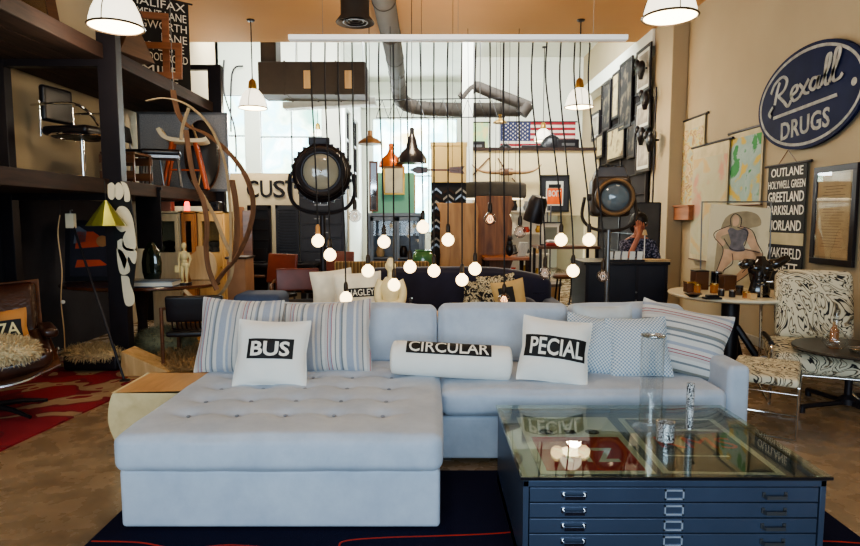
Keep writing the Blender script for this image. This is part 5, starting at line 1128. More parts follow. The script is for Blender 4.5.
random.seed(11)
cols = [(white, 'white'), (paletan, 'tan'), (steel, 'grey'), (blackp, 'black'), (brass, 'brass'), (mat('muted_red', S(160, 56, 50)), 'red')]
k = 0
for z, nm in ((.375, 'lowest'), (.775, 'second'), (1.145, 'third'), (1.525, 'top')):
    for x in (-.42, -.2, .02, .24):
        m, cn = cols[(k*5+k//3) % 6]; h = random.uniform(.09, .2); o = MB().lathe([(0, 0), (.05, 0), (.065, h*.4), (.04, h*.8), (.045, h), (.035, h), (0, h*.8)], 14).build('ceramic_vase', m, None, (su.location.x+x, 10.58, z+.001), smooth=1.2); k += 1
        tag(o, '%s ceramic vase on the %s shelf of the white shelf unit, %s' % (cn, nm, {-.42: 'far left', -.2: 'left of middle', .02: 'right of middle', .24: 'far right'}[x]), 'vase', 'vases on the white shelf unit')
pframe('framed_picture', 'small dark metal frame standing open on the white shelf unit side', 'frame', (P(551, 235, 9.2).x, 9.2, .98), 0, .02, .34, .36, .02, black, mat('grey_photo', S(110, 116, 108)), matm=paper, mat_w=.06)
t = thing('side_counter', 'dark wooden counter table under the small metal frame', 'table', (P(562, 250, 9.2).x, 9.2, 0)); MB().box(-.42, .5, -.3, .3, .94, .98).build('table_top', brownw, t)
for x in (-.38, .46):
    for y in (-.26, .26): MB().box(x-.02, x+.02, y-.02, y+.02, 0, .94).build('leg', black, t)
o = thing('red_fabric_stack', 'small red and white fabric bundle on the counter before the metal frame', 'textile', (P(553, 238, 9).x, 9.0, .981)); MB().rbox(.22, .16, .05, .02, (4, 3, 2), M=T3(0, 0, .025)).build('red_layer', cols[5][0], o, smooth=1.5); MB().rbox(.20, .15, .04, .018, (4, 3, 2), M=T3(.01, 0, .07)).build('white_layer', white, o, smooth=1.5)
for i, (px, Y) in enumerate(((566, 7.4), (581, 7.8))):
    t = thing('bar_stool', ['brown seated metal bar stool, left of the two before the counter', 'brown seated metal bar stool beside the black trunk'][i], 'stool', (P(px, 280, Y).x, Y, 0), group='metal bar stools'); MB().lathe([(0, .66), (.16, .66), (.17, .69), (.15, .71), (0, .715)], 24).build('seat', brownw, t)
    for a in range(4): q = pi/4+a*pi/2; MB().tube([(.20*cos(q), .20*sin(q), 0), (.12*cos(q), .12*sin(q), .66)], .011).build('leg', black, t)
    MB().tube([(.165*cos(a), .165*sin(a), .28) for a in [2*pi*j/20 for j in range(20)]], .008, 6, closed=True).build('foot_ring', black, t)
t = thing('drum_coffee_table', 'round pale wooden drum table with a grey rim in the distance', 'table', (P(541, 290, 8.5).x, 8.5, 0)); MB().lathe([(0, 0), (.25, 0), (.27, .2), (.27, .45), (0, .45)], 32).build('drum', paletan, t, smooth=.6); MB().lathe([(0, .45), (.30, .45), (.30, .49), (0, .49)], 32).build('top', mat('grey_stone', S(120, 112, 104)), t)
# ================================================================ RIGHT WALL
XW = 3.585
def wallspan(pl, pr, py_top, py_bot, pc=None):
    """world centre, width, bottom and top for something flat on the right wall between two pixel columns"""
    a, b = W(pl, py_top, XW), W(pr, py_top, XW); c = pc or (pl+pr)/2; t, bo = W(c, py_top, XW), W(c, py_bot, XW)
    return (a.y+b.y)/2, a.y-b.y, bo.z, t.z
mapblue = S(150, 172, 172)
m1 = threshold('map_usa_print', [(0, S(120, 140, 150)), (.42, S(176, 180, 160)), (.46, S(206, 190, 120)), (.52, S(150, 110, 90)), (.54, S(208, 196, 150)), (.62, S(190, 160, 130)), (.7, S(150, 160, 150))], 7, dist=.8, detail=8, interp='LINEAR')
m2 = threshold('map_faded_print', [(0, S(206, 160, 90)), (.40, S(200, 176, 130)), (.46, S(190, 186, 158)), (.56, S(184, 180, 150)), (.64, S(198, 150, 130))], 2.2, dist=.5, detail=7, interp='LINEAR')
m3 = threshold('map_green_print', [(0, S(210, 170, 60)), (.42, S(206, 180, 90)), (.47, S(150, 176, 168)), (.56, S(164, 186, 180)), (.60, S(60, 140, 80)), (.7, S(74, 150, 84))], 3.6, dist=.4, detail=6, interp='LINEAR')
ivory = mat('map_paper', S(196, 184, 150), rough=.8)
for (pl, pr, pt_, pb_, m, lab, mg) in ((676, 706, 120, 208, m1, 'coloured pull down wall map nearest the pilaster', .06), (697, 733, 144, 262, m2, 'large faded tan pull down wall map, middle of the three', .07), (732, 765, 130, 205, m3, 'pull down wall map with green and yellow land beside the oval sign', .03)):
    yc, w, zb, zt_ = wallspan(pl, pr, pt_, pb_); k = {676: .0, 697: .03, 732: .0}[pl]
    r = thing('wall_map', lab, 'map', (XW-k-.012, yc, zb), -pi/2, 'pull down wall maps'); h = zt_-zb
    MB().box(-w/2, w/2, -.003, .003, 0, h).build('sheet', ivory, r, smooth=0)
    MB().box(-w/2+.03, w/2-.03, -.006, -.003, mg, h-mg*2.2).build('printed_map', m, r, smooth=0)
    MB().tube([(-w/2-.05, 0, h+.01), (w/2+.08, 0, h+.01)], .016, 10).build('roller', black, r); MB().tube([(-w/2-.02, 0, 0), (w/2+.02, 0, 0)], .010, 8).build('bottom_batten', brownw, r)
yc, w, zb, zt_ = wallspan(668, 697, 207, 220)
r = thing('wall_ledge', 'brown wooden ledge box fixed on the wall below the first map', 'ledge', (XW-.06, yc, zb), -pi/2); MB().box(-w/2, w/2, -.05, .06, 0, zt_-zb).build('front_board', orgw, r, bev=.004); MB().box(-w/2-.02, w/2+.02, -.07, .06, zt_-zb, zt_-zb+.02).build('cap', orgw, r)
# --- oval enamel sign
A_, B2 = W(763, 95, XW), W(872, 95, XW); yc = (A_.y+B2.y)/2; hw2 = (A_.y-B2.y)/2; zc = W(816, 95, XW).z; hh2 = (W(816, 44, XW).z-W(816, 146, XW).z)/2*1.02
sg = thing('oval_sign', 'large oval navy enamel wall sign lettered Rexall DRUGS', 'sign', (XW-.03, yc, zc), -pi/2)
def oval(a, b, y0, y1, name, m, par, rr=None):
    q = [(a*cos(2*pi*k/72), b*sin(2*pi*k/72)) for k in range(72)]
    if rr is None: return MB().prism(q, -y1, -y0, RX(pi/2) @ T3(0, 0, 0)).build(name, m, par, smooth=.6)
nav = mat('navy_enamel', S(22, 30, 66), rough=.6, var=.25, scale=3, spec=.08); silv = mat('worn_silver_letter', S(160, 160, 156), rough=.6, metal=0, var=.3, scale=12, spec=.15)
def ov(a, b, y, th, name, m): # disc standing at local y (towards -Y), thickness th
    q = [(a*cos(2*pi*k/72), b*sin(2*pi*k/72)) for k in range(72)]
    vs = [(x, y, z) for x, z in q]+[(x, y-th, z) for x, z in q]; n = 72
    MB().add(vs, [list(range(n)), list(range(n, 2*n))[::-1]]+[(i, (i+1) % n, (i+1) % n+n, i+n) for i in range(n)]).build(name, m, sg, smooth=.6)
ov(hw2, hh2, .02, .03, 'backing', nav); 
def ovring(a, b, wd, y, th, name, m):
    vs = []; n = 72
    for k in range(n):
        c, s = cos(2*pi*k/n), sin(2*pi*k/n)
        for (aa, bb) in ((a, b), (a-wd, b-wd)):
            vs += [(aa*c, y, bb*s), (aa*c, y-th, bb*s)]
    fs = []
    for k in range(n):
        i, j = k*4, ((k+1) % n)*4; fs += [(i, j, j+1, i+1), (i+2, i+3, j+3, j+2), (i+1, j+1, j+3, i+3)]
    MB().add(vs, fs).build(name, m, sg, smooth=.6)
ovring(hw2*.955, hh2*.935, .028, -.01, .004, 'silver_border', silv)
# script word drawn as round strokes
def stroke(pts, wd, k=6): return smooth_path([Vector((x, -.0135, z)) for x, z in pts], k), wd
S1 = [[(-.49, .02), (-.46, .15), (-.43, .22)], [(-.55, .14), (-.50, .22), (-.40, .26), (-.33, .21), (-.36, .13), (-.45, .09)], [(-.44, .09), (-.36, .02), (-.30, -.04), (-.26, .0)],
      [(-.27, .04), (-.19, .07), (-.19, .12), (-.24, .11), (-.26, .05), (-.22, -.01), (-.16, .0)], [(-.16, .12), (-.12, .08), (-.08, .02), (-.03, .01)], [(-.04, .13), (-.10, .06), (-.15, .0)],
      [(.06, .11), (.01, .12), (-.02, .06), (.02, .02), (.06, .06), (.08, .12), (.07, .03), (.11, .02)], [(.11, .03), (.19, .18), (.20, .26), (.165, .25), (.15, .12), (.16, .03), (.20, .02)], [(.20, .03), (.28, .18), (.30, .27), (.26, .27), (.24, .12), (.25, .03), (.31, .03), (.34, .06)],
      [(-.50, .0), (-.55, -.05), (-.52, -.09)]]
kx = hw2/.66; kz = hh2/.46
S1 = [[(x*kx+.08*kx, (z+.02+.05*x)*kz) for x, z in s] for s in S1]
sb = MB()
def flatstroke(mb, pts, wd):
    sp = smooth_path([Vector((x, -.014, z)) for x, z in pts], 6); mb.band(sp, wd, .004, (0, 1, 0)) if False else None
    vs = []; n = len(sp)
    for i, p in enumerate(sp):
        t = (sp[min(i+1, n-1)]-sp[max(i-1, 0)]).normalized(); nn = Vector((-t.z, 0, t.x)); ww = wd*(.75+.5*abs(t.z))
        vs += [p+nn*ww/2, p-nn*ww/2]
    fs = [(2*i, 2*i+2, 2*i+3, 2*i+1) for i in range(n-1)]
    vs2 = vs+[v+Vector((0, .004, 0)) for v in vs]; N2 = len(vs)
    fs2 = fs+[tuple(a+N2 for a in f[::-1]) for f in fs]+[(2*i, 2*i+N2, 2*i+2+N2, 2*i+2) for i in range(n-1)]+[(2*i+1, 2*i+3, 2*i+3+N2, 2*i+1+N2) for i in range(n-1)]
    mb.add(vs2, fs2)
for i, s in enumerate(S1):
    q0 = len(sb.v); flatstroke(sb, s, .026*kx)
    for v in sb.v[q0:]: v.y -= .0011*i
sb.build('script_lettering', silv, sg, smooth=0)
MB().prism([(-.42*kx, -.095*kz), (.36*kx, -.05*kz), (.37*kx, -.08*kz), (-.42*kx, -.125*kz)], .010, .015, RX(pi/2)).build('underline', silv, sg, smooth=0)
text('DRUGS', .1, silv, sg, T3(.0, -.0125, -.245*kz) @ RX(pi/2) @ RZ(R(3)), fitw=.60*kx, fith=.17*kz, bold=.02, ext=.002, spacing=1.05)
MB().lathe([(0, 0), (.03, 0), (.035, .01), (0, .012)], 16, T3(hw2*.8, 0, 0) @ RX(pi/2)).build('rivet', silv, sg)
# --- bus blind OUTLANE
yc, w, zb, zt_ = wallspan(771, 810, 164, 292); 
b2 = thing('bus_blind', 'black bus blind with white names OUTLANE to WAKEFIELD on the right wall', 'sign', (XW-.02, yc, zb), -pi/2); h = zt_-zb
MB().box(-w/2, w/2, -.003, .003, 0, h).build('cloth', inkblk, b2, smooth=0); MB().tube([(-w/2-.06, 0, h), (w/2+.06, 0, h)], .013, 10).build('rod', black, b2)
MB().tube([(-w*.25, 0, h), (0, 0, h+.14)], .004, 5).build('hanging_string', brownw, b2); MB().tube([(w*.25, 0, h), (0, 0, h+.14)], .004, 5).build('hanging_string', brownw, b2); 
hr = lambda y0_, y1_: (h-(y1_-164)*h/128., h-(y0_-164)*h/128.)
for s_, a, b, wd in (('OUTLANE', 166, 177, .82), ('HOLYWELL GREEN', 179, 189, .95), ('GREETLAND', 190, 203, .92), ('BARKISLAND', 204, 216, .95), ('NORLAND', 219, 232, .86), ('WAKEFIELD', 247, 260, .92), ('OSSETT', 262, 274, .78)):
    z0, z1 = hr(a, b); text(s_, .1, inkwht, b2, T3(0, -.0045, (z0+z1)/2) @ RX(pi/2), fitw=w*wd, fith=(z1-z0)*.80, bold=.012 if 'W' not in s_ else .003)
z0, z1 = hr(233, 245); MB().box(-w/2, w/2, -.0045, -.003, z0, z1).build('cream_gap_panel', ivory, b2, smooth=0)
# --- framed certificate
yc, w, zb, zt_ = wallspan(818, 862, 165, 266, 840)
cf = pframe('framed_document', 'tall black framed faded document on the right wall under the oval sign', 'frame', (XW-.02, yc, zb), -pi/2, 0, w, zt_-zb, .055, black, mat('aged_paper', S(176, 156, 120), rough=.8, var=.12, scale=9), matm=mat('tan_mount', S(150, 132, 100)), mat_w=.02, glz=glass('frame_glass', boost=.04))
tx = MB()
for k in range(22): 
    zz = .16+k*(zt_-zb-.32)/22; tx.box(-w*.26+.02*(k % 3), w*.26-.03*((k*2) % 3), -.0095, -.0085, zz, zz+.006)
tx.build('faint_text_lines', mat('faded_ink', S(130, 108, 80)), cf, smooth=0)
# ================================================================ salon wall of frames on the right, far part
fwall = thing('frame_display_grid', 'black wire display grid carrying pictures on the far right wall', 'grid', (3.33, 11.3, 0)); 
MB(T3(-3.33, -11.3, 0)).box(3.342, 3.356, 9.36, 12.0, .5, 3.72).build('black_mesh_panel', mat('black_mesh_cloth', S(38, 35, 38), rough=.9), fwall, smooth=0)
random.seed(5)
fx = 3.30
for y in (9.35, 10.6, 11.9): MB(T3(-3.33, -11.3, 0)).box(3.32, 3.36, y-.02, y+.02, 0, 3.95).build('upright', black, fwall)
for z in [.5+.32*i for i in range(11)]: MB(T3(-3.33, -11.3, 0)).box(3.325, 3.34, 9.35, 11.95, z-.008, z+.008).build('rail', black, fwall)
greyart = [threshold('grey_print', [(0, S(60, 56, 58)), (.48, S(150, 142, 130)), (.6, S(190, 180, 160))], 3, detail=2, interp='LINEAR'), threshold('dark_print_art', [(0, S(26, 24, 28)), (.5, S(50, 48, 50)), (.62, S(120, 110, 92))], 4, detail=3, interp='LINEAR'), threshold('tan_print', [(0, S(150, 120, 80)), (.5, S(200, 184, 140)), (.62, S(110, 90, 70))], 4, detail=3, interp='LINEAR')]
fl_ = [(637, 652, 47, 92, 0, 'square double framed grey print at the top near the pilaster'), (621, 634, 60, 128, 1, 'tall framed print of a dark bottle shape on the far right wall'), (613, 620, 72, 118, 2, 'slim pale framed print left of the tall bottle print'), (604, 612, 82, 130, 1, 'dark blue framed print upper left on the far right wall'),
       (636, 651, 100, 130, 0, 'grey oval portrait print in a black frame beside the pilaster'), (608, 626, 126, 160, 2, 'wide tan landscape print in black frame on the far right wall'), (628, 636, 122, 158, 1, 'narrow dark print in black frame between tan print and pilaster'), (637, 652, 134, 172, 0, 'black framed grey print lowest beside the pilaster'),
       (592, 600, 112, 140, 0, 'small pale blue framed print at the far end of the display wall'), (597, 604, 134, 158, 2, 'small tan framed print at the far end of the display wall')]
for i, (a, b, c, d, mi, lab) in enumerate(fl_):
    A1, B1 = W(a, c, fx), W(b, c, fx); cz = W((a+b)/2, c, fx).z; dz_ = W((a+b)/2, d, fx).z; w = A1.y-B1.y
    pframe('framed_picture', lab, 'frame', (fx-.01*(i % 2), (A1.y+B1.y)/2, dz_), -pi/2, 0, w*.96, cz-dz_, .05, black, greyart[mi], matm=paper if mi != 1 else inkblk, mat_w=.05 if i in (0, 4, 7, 8) else .005, group='pictures on the far right wall')
t = thing('picture_rod', 'thin black metal rod standing upright before the pilaster', 'rod', (W(656, 100, 3.3).x, W(656, 100, 3.3).y, 0)); MB().cyl((0, 0, .01), (0, 0, 3.3), .012).build('rod', black, t); MB().lathe([(0, 0), (.08, 0), (.07, .02), (0, .02)], 16).build('base', black, t)
# dark sculptural heads on the grid
for i, (px, py) in enumerate(((641, 68), (645, 98), (641, 134), (650, 140))):
    c = W(px, py, 3.2); o = MB().ell((0, 0, 0), (.06, .10, .11), 14, 10).ell((-.05, .03, .07), (.04, .05, .06), 10, 8).tube([(0, 0, -.05), (0, 0, -.17)], [.06, .03], 10).tube([(.0, 0, 0), (.13, 0, 0)], .015, 6).build('mounted_antler_ornament', blackp, None, tuple(c), smooth=1.5); tag(o, ['topmost', 'second', 'third', 'lowest'][i]+' dark knobbly ornament hung in front of the frames by the pilaster', 'ornament')
# ================================================================ trunk, keys, person
c = P(627, 259, 6.3); x0, x1 = P(586, 260, 6.2).x, P(668, 260, 6.2).x; zt5 = P(627, 262, 6.2).z
tk = thing('trunk_counter', 'black riveted trunk counter behind the right end of the sofa', 'trunk', ((x0+x1)/2, 6.5, 0)); w = (x1-x0)/2
MB().box(-w, w, -.3, .3, .03, zt5-.03).build('body', mat('black_leatherette', S(26, 26, 38), rough=.4, var=.2), tk, bev=.006); MB().box(-w-.02, w+.02, -.32, .32, zt5-.03, zt5).build('lid', blackp, tk, bev=.005)
for x in (-w, w*.22, w-.03): MB().box(x, x+.03, -.308, -.30, .03, zt5-.03).build('edge_strap', black, tk)
for k in range(7): MB().ell((w*.24, -.31, .12+.085*k), (.011, .006, .011), 10, 6).build('rivet', steel, tk)
kb = thing('white_tile_rack', 'row of white upright tiles on a dark rack on top of the trunk', 'rack', (P(629, 256, 6.2).x-.02, 6.28, zt5)); MB().box(-.2, .2, -.04, .04, 0, .02).build('base', black, kb)
for k in range(5): MB().prism([(-.028, 0), (.028, 0), (.034, .085), (-.022, .085)], -.006, .006, T3(-.155+.078*k, 0, .02) @ RX(pi/2)).build('white_tile', white, kb, bev=.002)
t = thing('paper_stack', 'tan flat paper folder on the right end of the trunk', 'folder', (P(657, 260, 6.3).x, 6.35, zt5)); MB().box(-.15, .12, -.1, .1, 0, .008).box(-.14, .13, -.1, .1, .012, .018).build('sheets', paletan, t); MB().box(-.15, .13, -.1, .1, .008, .012).build('cover', brownw, t)
x0, x1 = P(645, 230, 7.6).x, P(669, 230, 7.6).x
t = thing('folding_screen', 'dark grey upright panel screen behind the seated person', 'screen', ((x0+x1)/2, 7.95, 0)); w = (x1-x0)/2; zt6 = P(655, 203, 7.7).z; MB().box(-w, w, -.02, .02, .05, zt6).build('panel', mat('dark_grey_panel', S(72, 70, 70), rough=.6), t, bev=.003)
MB().box(-w-.015, -w, -.03, .03, 0, zt6+.01).box(w, w+.015, -.03, .03, 0, zt6+.01).box(-w, w, -.03, .03, zt6, zt6+.015).build('frame', black, t)
# person -----------------------------------------------------------
def skin(name, verts, edges, rad, m, par, sub=2, root=0):
    me = bpy.data.meshes.new(name); me.from_pydata([tuple(v) for v in verts], edges, []); me.update()
    o = bpy.data.objects.new(name, me); C.objects.link(o); o.parent = par; me.materials.append(m)
    md = o.modifiers.new('skin', 'SKIN'); md.use_smooth_shade = True
    if not me.skin_vertices: 
        bpy.context.view_layer.objects.active = o
    sv_ = me.skin_vertices[0].data if me.skin_vertices else None
    if sv_ is None:
        return o
    for i, r in enumerate(rad): sv_[i].radius = (r, r) if not isinstance(r, tuple) else r; sv_[i].use_root = (i == root)
    o.modifiers.new('s', 'SUBSURF').levels = sub; o.modifiers['s'].render_levels = sub
    return o
pl = P(642, 232, 7.0); pe = thing('person', 'seated person in a patterned blue shirt leaning the cheek on a hand', 'person', (pl.x+.09, 7.38, 0), R(8))
skm = mat('skin_tone', S(176, 110, 84), rough=.5, var=.06); shm = threshold('patterned_blue_shirt', [(0, S(38, 40, 60)), (.5, S(56, 60, 92)), (.55, S(120, 120, 140))], 40, detail=1); hrm = mat('black_hair', S(20, 16, 18), rough=.5); trm = mat('dark_trousers', S(34, 34, 44), rough=.8)
HZ_ = pl.z+.10   # head centre height
sh0 = HZ_-.235
V = [(0, .08, .58), (0, .08, .72), (0, .05, .86), (0, .02, sh0), (0, -.01, sh0+.09), (0, -.02, HZ_-.07), (0, -.03, HZ_), (0, -.025, HZ_+.06),
     (-.17, .01, sh0-.02), (-.22, -.16, sh0-.24), (-.10, -.22, HZ_-.13), (-.085, -.17, HZ_-.07),
     (.17, .01, sh0-.02), (.24, -.06, sh0-.26), (.12, -.27, sh0-.30), (.04, -.31, sh0-.295),
     (-.09, .04, .56), (-.12, -.36, .58), (-.12, -.33, .12), (-.12, -.42, .05), (.09, .04, .56), (.14, -.36, .58), (.14, -.30, .12), (.14, -.39, .05)]
E = [(0, 1), (1, 2), (2, 3), (3, 4), (4, 5), (5, 6), (6, 7), (3, 8), (8, 9), (9, 10), (10, 11), (3, 12), (12, 13), (13, 14), (14, 15), (0, 16), (16, 17), (17, 18), (18, 19), (0, 20), (20, 21), (21, 22), (22, 23)]
Rd_ = [.13, .12, .13, .11, .055, .055, .088, .075, .06, .042, .028, .03, .06, .042, .028, .03, .09, .065, .045, .04, .09, .065, .045, .04]
# fingers of both hands as branches of the body
def hand(base, dirv, sidev, i0):
    d = Vector(dirv).normalized(); s = Vector(sidev).normalized(); b = Vector(base)
    for k, (off, ln) in enumerate(((-.030, .062), (-.011, .075), (.010, .070), (.029, .055))):
        n0 = len(V); V.append(tuple(b+s*off+d*.035)); V.append(tuple(b+s*off*1.15+d*(.035+ln*.6)+Vector((0, -.008, 0)))); V.append(tuple(b+s*off*1.15+d*(.035+ln)+Vector((0, .004, 0)))); E.extend([(i0, n0), (n0, n0+1), (n0+1, n0+2)]); Rd_.extend([.0095, .009, .0075])
    n0 = len(V); V.append(tuple(b-s*.045+d*.01)); V.append(tuple(b-s*.062+d*.045)); E.extend([(i0, n0), (n0, n0+1)]); Rd_.extend([.011, .009])
hand(V[11], (.0, .03, 1), (.5, -.8, 0), 11); hand(V[15], (-1, -.2, .05), (0, -1, 0), 15)
skin('body', V, E, Rd_, skm, pe, 2)
hd = MB(); 
SV = [V[i] for i in (0, 1, 2, 3, 8, 9, 12, 13)]; skin('shirt', [V[0], V[1], V[2], V[3], (0, 0, sh0+.05), V[8], V[9], V[12], V[13]], [(0, 1), (1, 2), (2, 3), (3, 4), (3, 5), (5, 6), (3, 7), (7, 8)], [.15, .14, .15, .13, .07, .078, .06, .078, .06], shm, pe, 2)
skin('trousers', [V[i] for i in (0, 16, 17, 18, 20, 21, 22)]+[(0, .08, .66)], [(0, 1), (1, 2), (2, 3), (0, 4), (4, 5), (5, 6), (0, 7)], [.14, .105, .08, .06, .105, .08, .06, .135], trm, pe, 2)
MB().ell((0, -.005, HZ_+.035), (.105, .115, .105), 20, 14).ell((0, .05, HZ_-.02), (.10, .08, .11), 16, 10).ell((0, .05, HZ_+.14), (.04, .04, .035), 12, 8).build('hair', hrm, pe, smooth=2)
for s in (-1, 1): MB().ell((s*.036, -.112, HZ_+.005), (.013, .008, .008), 10, 6).build('eye', white, pe); MB().ell((s*.036, -.118, HZ_+.005), (.006, .004, .006), 8, 6).build('pupil', hrm, pe); MB().ell((s*.095, -.01, HZ_-.01), (.012, .022, .032), 10, 8).build('ear', skm, pe)
MB().lathe([(.001, .03), (.012, .005), (.018, -.014), (0, -.02)], 10, T3(0, -.118, HZ_-.02)).build('nose', skm, pe, smooth=1.5); MB().ell((0, -.113, HZ_-.058), (.026, .008, .008), 12, 6).build('mouth', mat('lip_tone', S(140, 70, 62)), pe)
for s in (-1, 1): MB().rbox(.09, .24, .08, .03, (3, 4, 2), M=T3(.13*s, -.44, .045)).build('shoe', blackp, pe, smooth=1)
t = thing('desk_chair', 'dark stool under the seated person behind the trunk', 'stool', (pe.location.x, 7.45, 0)); MB().lathe([(0, .38), (.2, .38), (.21, .42), (0, .44)], 24).build('seat', blackp, t)
for a in range(4): q = pi/4+a*pi/2; MB().tube([(.22*cos(q), .22*sin(q), 0), (.14*cos(q), .14*sin(q), .38)], .012).build('leg', black, t)
t = thing('desk_lamp', 'slim white metal desk lamp standing on the trunk before the person', 'lamp', (P(644, 260, 6.45).x, 6.45, zt5)); MB().lathe([(0, 0), (.05, 0), (.05, .012), (0, .015)], 18).build('base', white, t); MB().cyl((0, 0, .01), (0, 0, .30), .006).build('stem', white, t); MB().lathe([(.012, .0), (.03, -.06), (.028, -.06), (0, -.0)], 14, T3(0, 0, .33)).build('shade', paletan, t)
# ================================================================ white round table with objects
TX_, TYc, TZ_ = 2.74, 5.42, .72
t = thing('pedestal_table', 'round white topped table on a heavy black pedestal by the right wall', 'table', (TX_, TYc, 0))
MB().lathe([(0, .685), (.50, .685), (.535, .70), (.54, .715), (.535, .722), (0, .722)], 48).build('table_top', mat('ivory_laminate', S(232, 224, 196), rough=.3, var=.03), t, smooth=.6)
MB().lathe([(.30, 0), (.30, .02), (.10, .06), (.075, .10), (.075, .66), (.12, .685)], 28).build('column', black, t, smooth=.8)
for a in range(4): q = pi/4+a*pi/2; MB().tube([(.06*cos(q), .06*sin(q), .42), (.34*cos(q), .34*sin(q), .03)], [.03, .035], 8, ).build('brace', black, t)
ty = TZ_+.004
# drawing on board
dr_ = P(738, 270, 5.84)
pd = thing('figure_drawing', 'large charcoal drawing of a seated figure leaning on the round white table', 'drawing', (2.98, 5.80, ty+.0)); pd.rotation_euler = (Matrix.Rotation(R(-6), 3, 'Z') @ Matrix.Rotation(R(-8), 3, 'X') @ Matrix.Rotation(R(5), 3, 'Y')).to_euler()
MB().box(-.30, .26, -.004, .004, 0, .80).build('sheet', threshold('smudged_paper', [(0, S(150, 138, 110)), (.38, S(186, 174, 142)), (.5, S(216, 206, 174))], 3, detail=3, interp='LINEAR'), pd, smooth=0)
char = mat('charcoal_line', S(58, 46, 44), rough=.9); tone = mat('charcoal_tone', S(112, 108, 112), rough=.9, var=.3, scale=20); flesh = mat('pastel_flesh', S(202, 168, 138), rough=.9, var=.15, scale=12); dkt = mat('smudge_tone', S(160, 146, 118), rough=.9, var=.2, scale=9)
def dpoly(name, pts, y, m): 
    sp = smooth_path([Vector((a, b, 0)) for a, b in pts+[pts[0]]], 4)[:-1]; MB().prism([(p.x, p.y) for p in sp], y, y+.0012, RX(pi/2)).build(name, m, pd, smooth=0)
def dpx(px, py): return ((px-738)*.0098, (273-py)*.0100)
dpoly('background_smudge', [dpx(*p) for p in ((716, 232), (722, 206), (738, 198), (752, 200), (756, 210), (742, 216), (730, 232), (724, 262), (716, 262))], .0045, dkt)
dpoly('torso', [dpx(*p) for p in ((725, 218), (728, 215), (735, 217), (741, 214), (745, 218), (744, 224), (741, 230), (743, 236), (735, 238), (728, 236), (729, 229))], .0075, tone)
dpoly('head', [dpx(*p) for p in ((729, 210), (729, 205), (732, 202), (735, 205), (735, 210), (733, 213), (730, 213))], .0072, flesh)
dpoly('shoulder', [dpx(*p) for p in ((735, 212), (744, 214), (751, 222), (759, 240), (755, 242), (746, 230), (742, 222))], .0060, flesh)
dpoly('raised_arm', [dpx(*p) for p in ((726, 214), (718, 218), (714, 225), (720, 234), (724, 230), (719, 225), (727, 220))], .0060, flesh)
dpoly('bent_leg', [dpx(*p) for p in ((728, 236), (742, 234), (756, 236), (760, 241), (750, 254), (740, 266), (736, 262), (746, 248), (738, 246), (730, 246))], .0060, flesh)
dpoly('straight_leg', [dpx(*p) for p in ((723, 236), (732, 238), (731, 248), (725, 256), (720, 268), (714, 270), (718, 256), (721, 246))], .0058, flesh)
ln = MB()
for s in ([(727, 213), (714, 220), (713, 226), (722, 236), (720, 250), (714, 270)], [(736, 213), (748, 216), (754, 228), (760, 241), (748, 258), (737, 268)], [(742, 235), (757, 237)], [(738, 247), (748, 248), (742, 258)], [(728, 214), (727, 206), (731, 201), (737, 205), (737, 213)], [(731, 240), (732, 250), (724, 258), (721, 270)], [(722, 226), (730, 236), (742, 236)], [(734, 214), (744, 218), (742, 232)]):
    sp = smooth_path([Vector((dpx(*p)[0], 0, dpx(*p)[1])) for p in s], 5); ln.band([p+Vector((0, -.0095, 0)) for p in sp], .002, .0065, (0, 1, 0))
ln.build('charcoal_lines', char, pd, smooth=0)
pframe('wire_display_stand', 'large thin empty metal frame standing behind the figure drawing', 'stand', (3.00, 5.88, ty), R(-6), .05, .66, .84, .012, steel, deep=.012)
# black torso
tt = thing('torso_sculpture', 'glossy black muscular male torso sculpture on the round white table', 'sculpture', (2.84, 5.14, ty), R(-8)); gb_ = mat('glossy_black', S(16, 14, 20), rough=.12, coat=1)
f = MB(); f.tube([(0, 0, 0), (0, 0, .05), (0, .005, .12), (0, 0, .19), (0, 0, .25), (0, 0, .29), (0, 0, .32), (0, 0, .35)], [.085, .088, .072, .090, .105, .09, .045, .035], 24, flat=1)
f.v = [Vector((v.x, v.y*.66, v.z)) for v in f.v]
f.tube([(-.07, 0, .275), (-.125, -.01, .285), (-.165, -.02, .26)], [.05, .045, .03], 14).tube([(.07, 0, .275), (.13, -.01, .29), (.185, -.02, .325), (.215, -.02, .34)], [.05, .042, .034, .026], 14)
for s in (-1, 1):
    f.ell((s*.045, -.048, .25), (.048, .028, .034), 14, 8)
    for k in range(3): f.ell((s*.022, -.050, .19-.04*k), (.022, .012, .018), 10, 6)
f.build('torso', gb_, tt, smooth=2); MB().cbox((0, 0, -.0), (.17, .12, .001)).build('base', gb_, tt)
# candles, tins and pots
amb = mat('amber_glass', S(150, 92, 40), rough=.15, coat=1, var=.2); brz = mat('copper_brown_box', S(96, 62, 40), rough=.4, metal=.3, var=.2); golden = mat('gold_lid', S(200, 160, 90), rough=.25, metal=.9)
def onw(px, py): p = G(px, py, ty); return (max(2.26, p.x), p.y, ty)
def jar(label, px, py, r, h, m, lid, name='candle_jar', cat='candle', sq=False):
    t = thing(name, label, cat, onw(px, py))
    if sq:
        MB().cbox((0, 0, h/2), (r*2, r*2, h)).build('body', m, t, bev=.003); MB().cbox((0, 0, h+.006), (r*2.04, r*2.04, .012)).build('lid', lid, t, bev=.002)
    else:
        MB().lathe([(0, 0), (r*.95, 0), (r, .006), (r, h), (r*.9, h), (0, h-.004)], 24).build('body', m, t, smooth=.7); MB().lathe([(0, h), (r*1.02, h), (r*1.02, h+.014), (0, h+.016)], 24).build('lid', lid, t, smooth=.5)
jar('tall brown square tin at the back left of the round white table', 699, 289, .062, .17, brz, blackp, 'square_tin', 'tin', True)
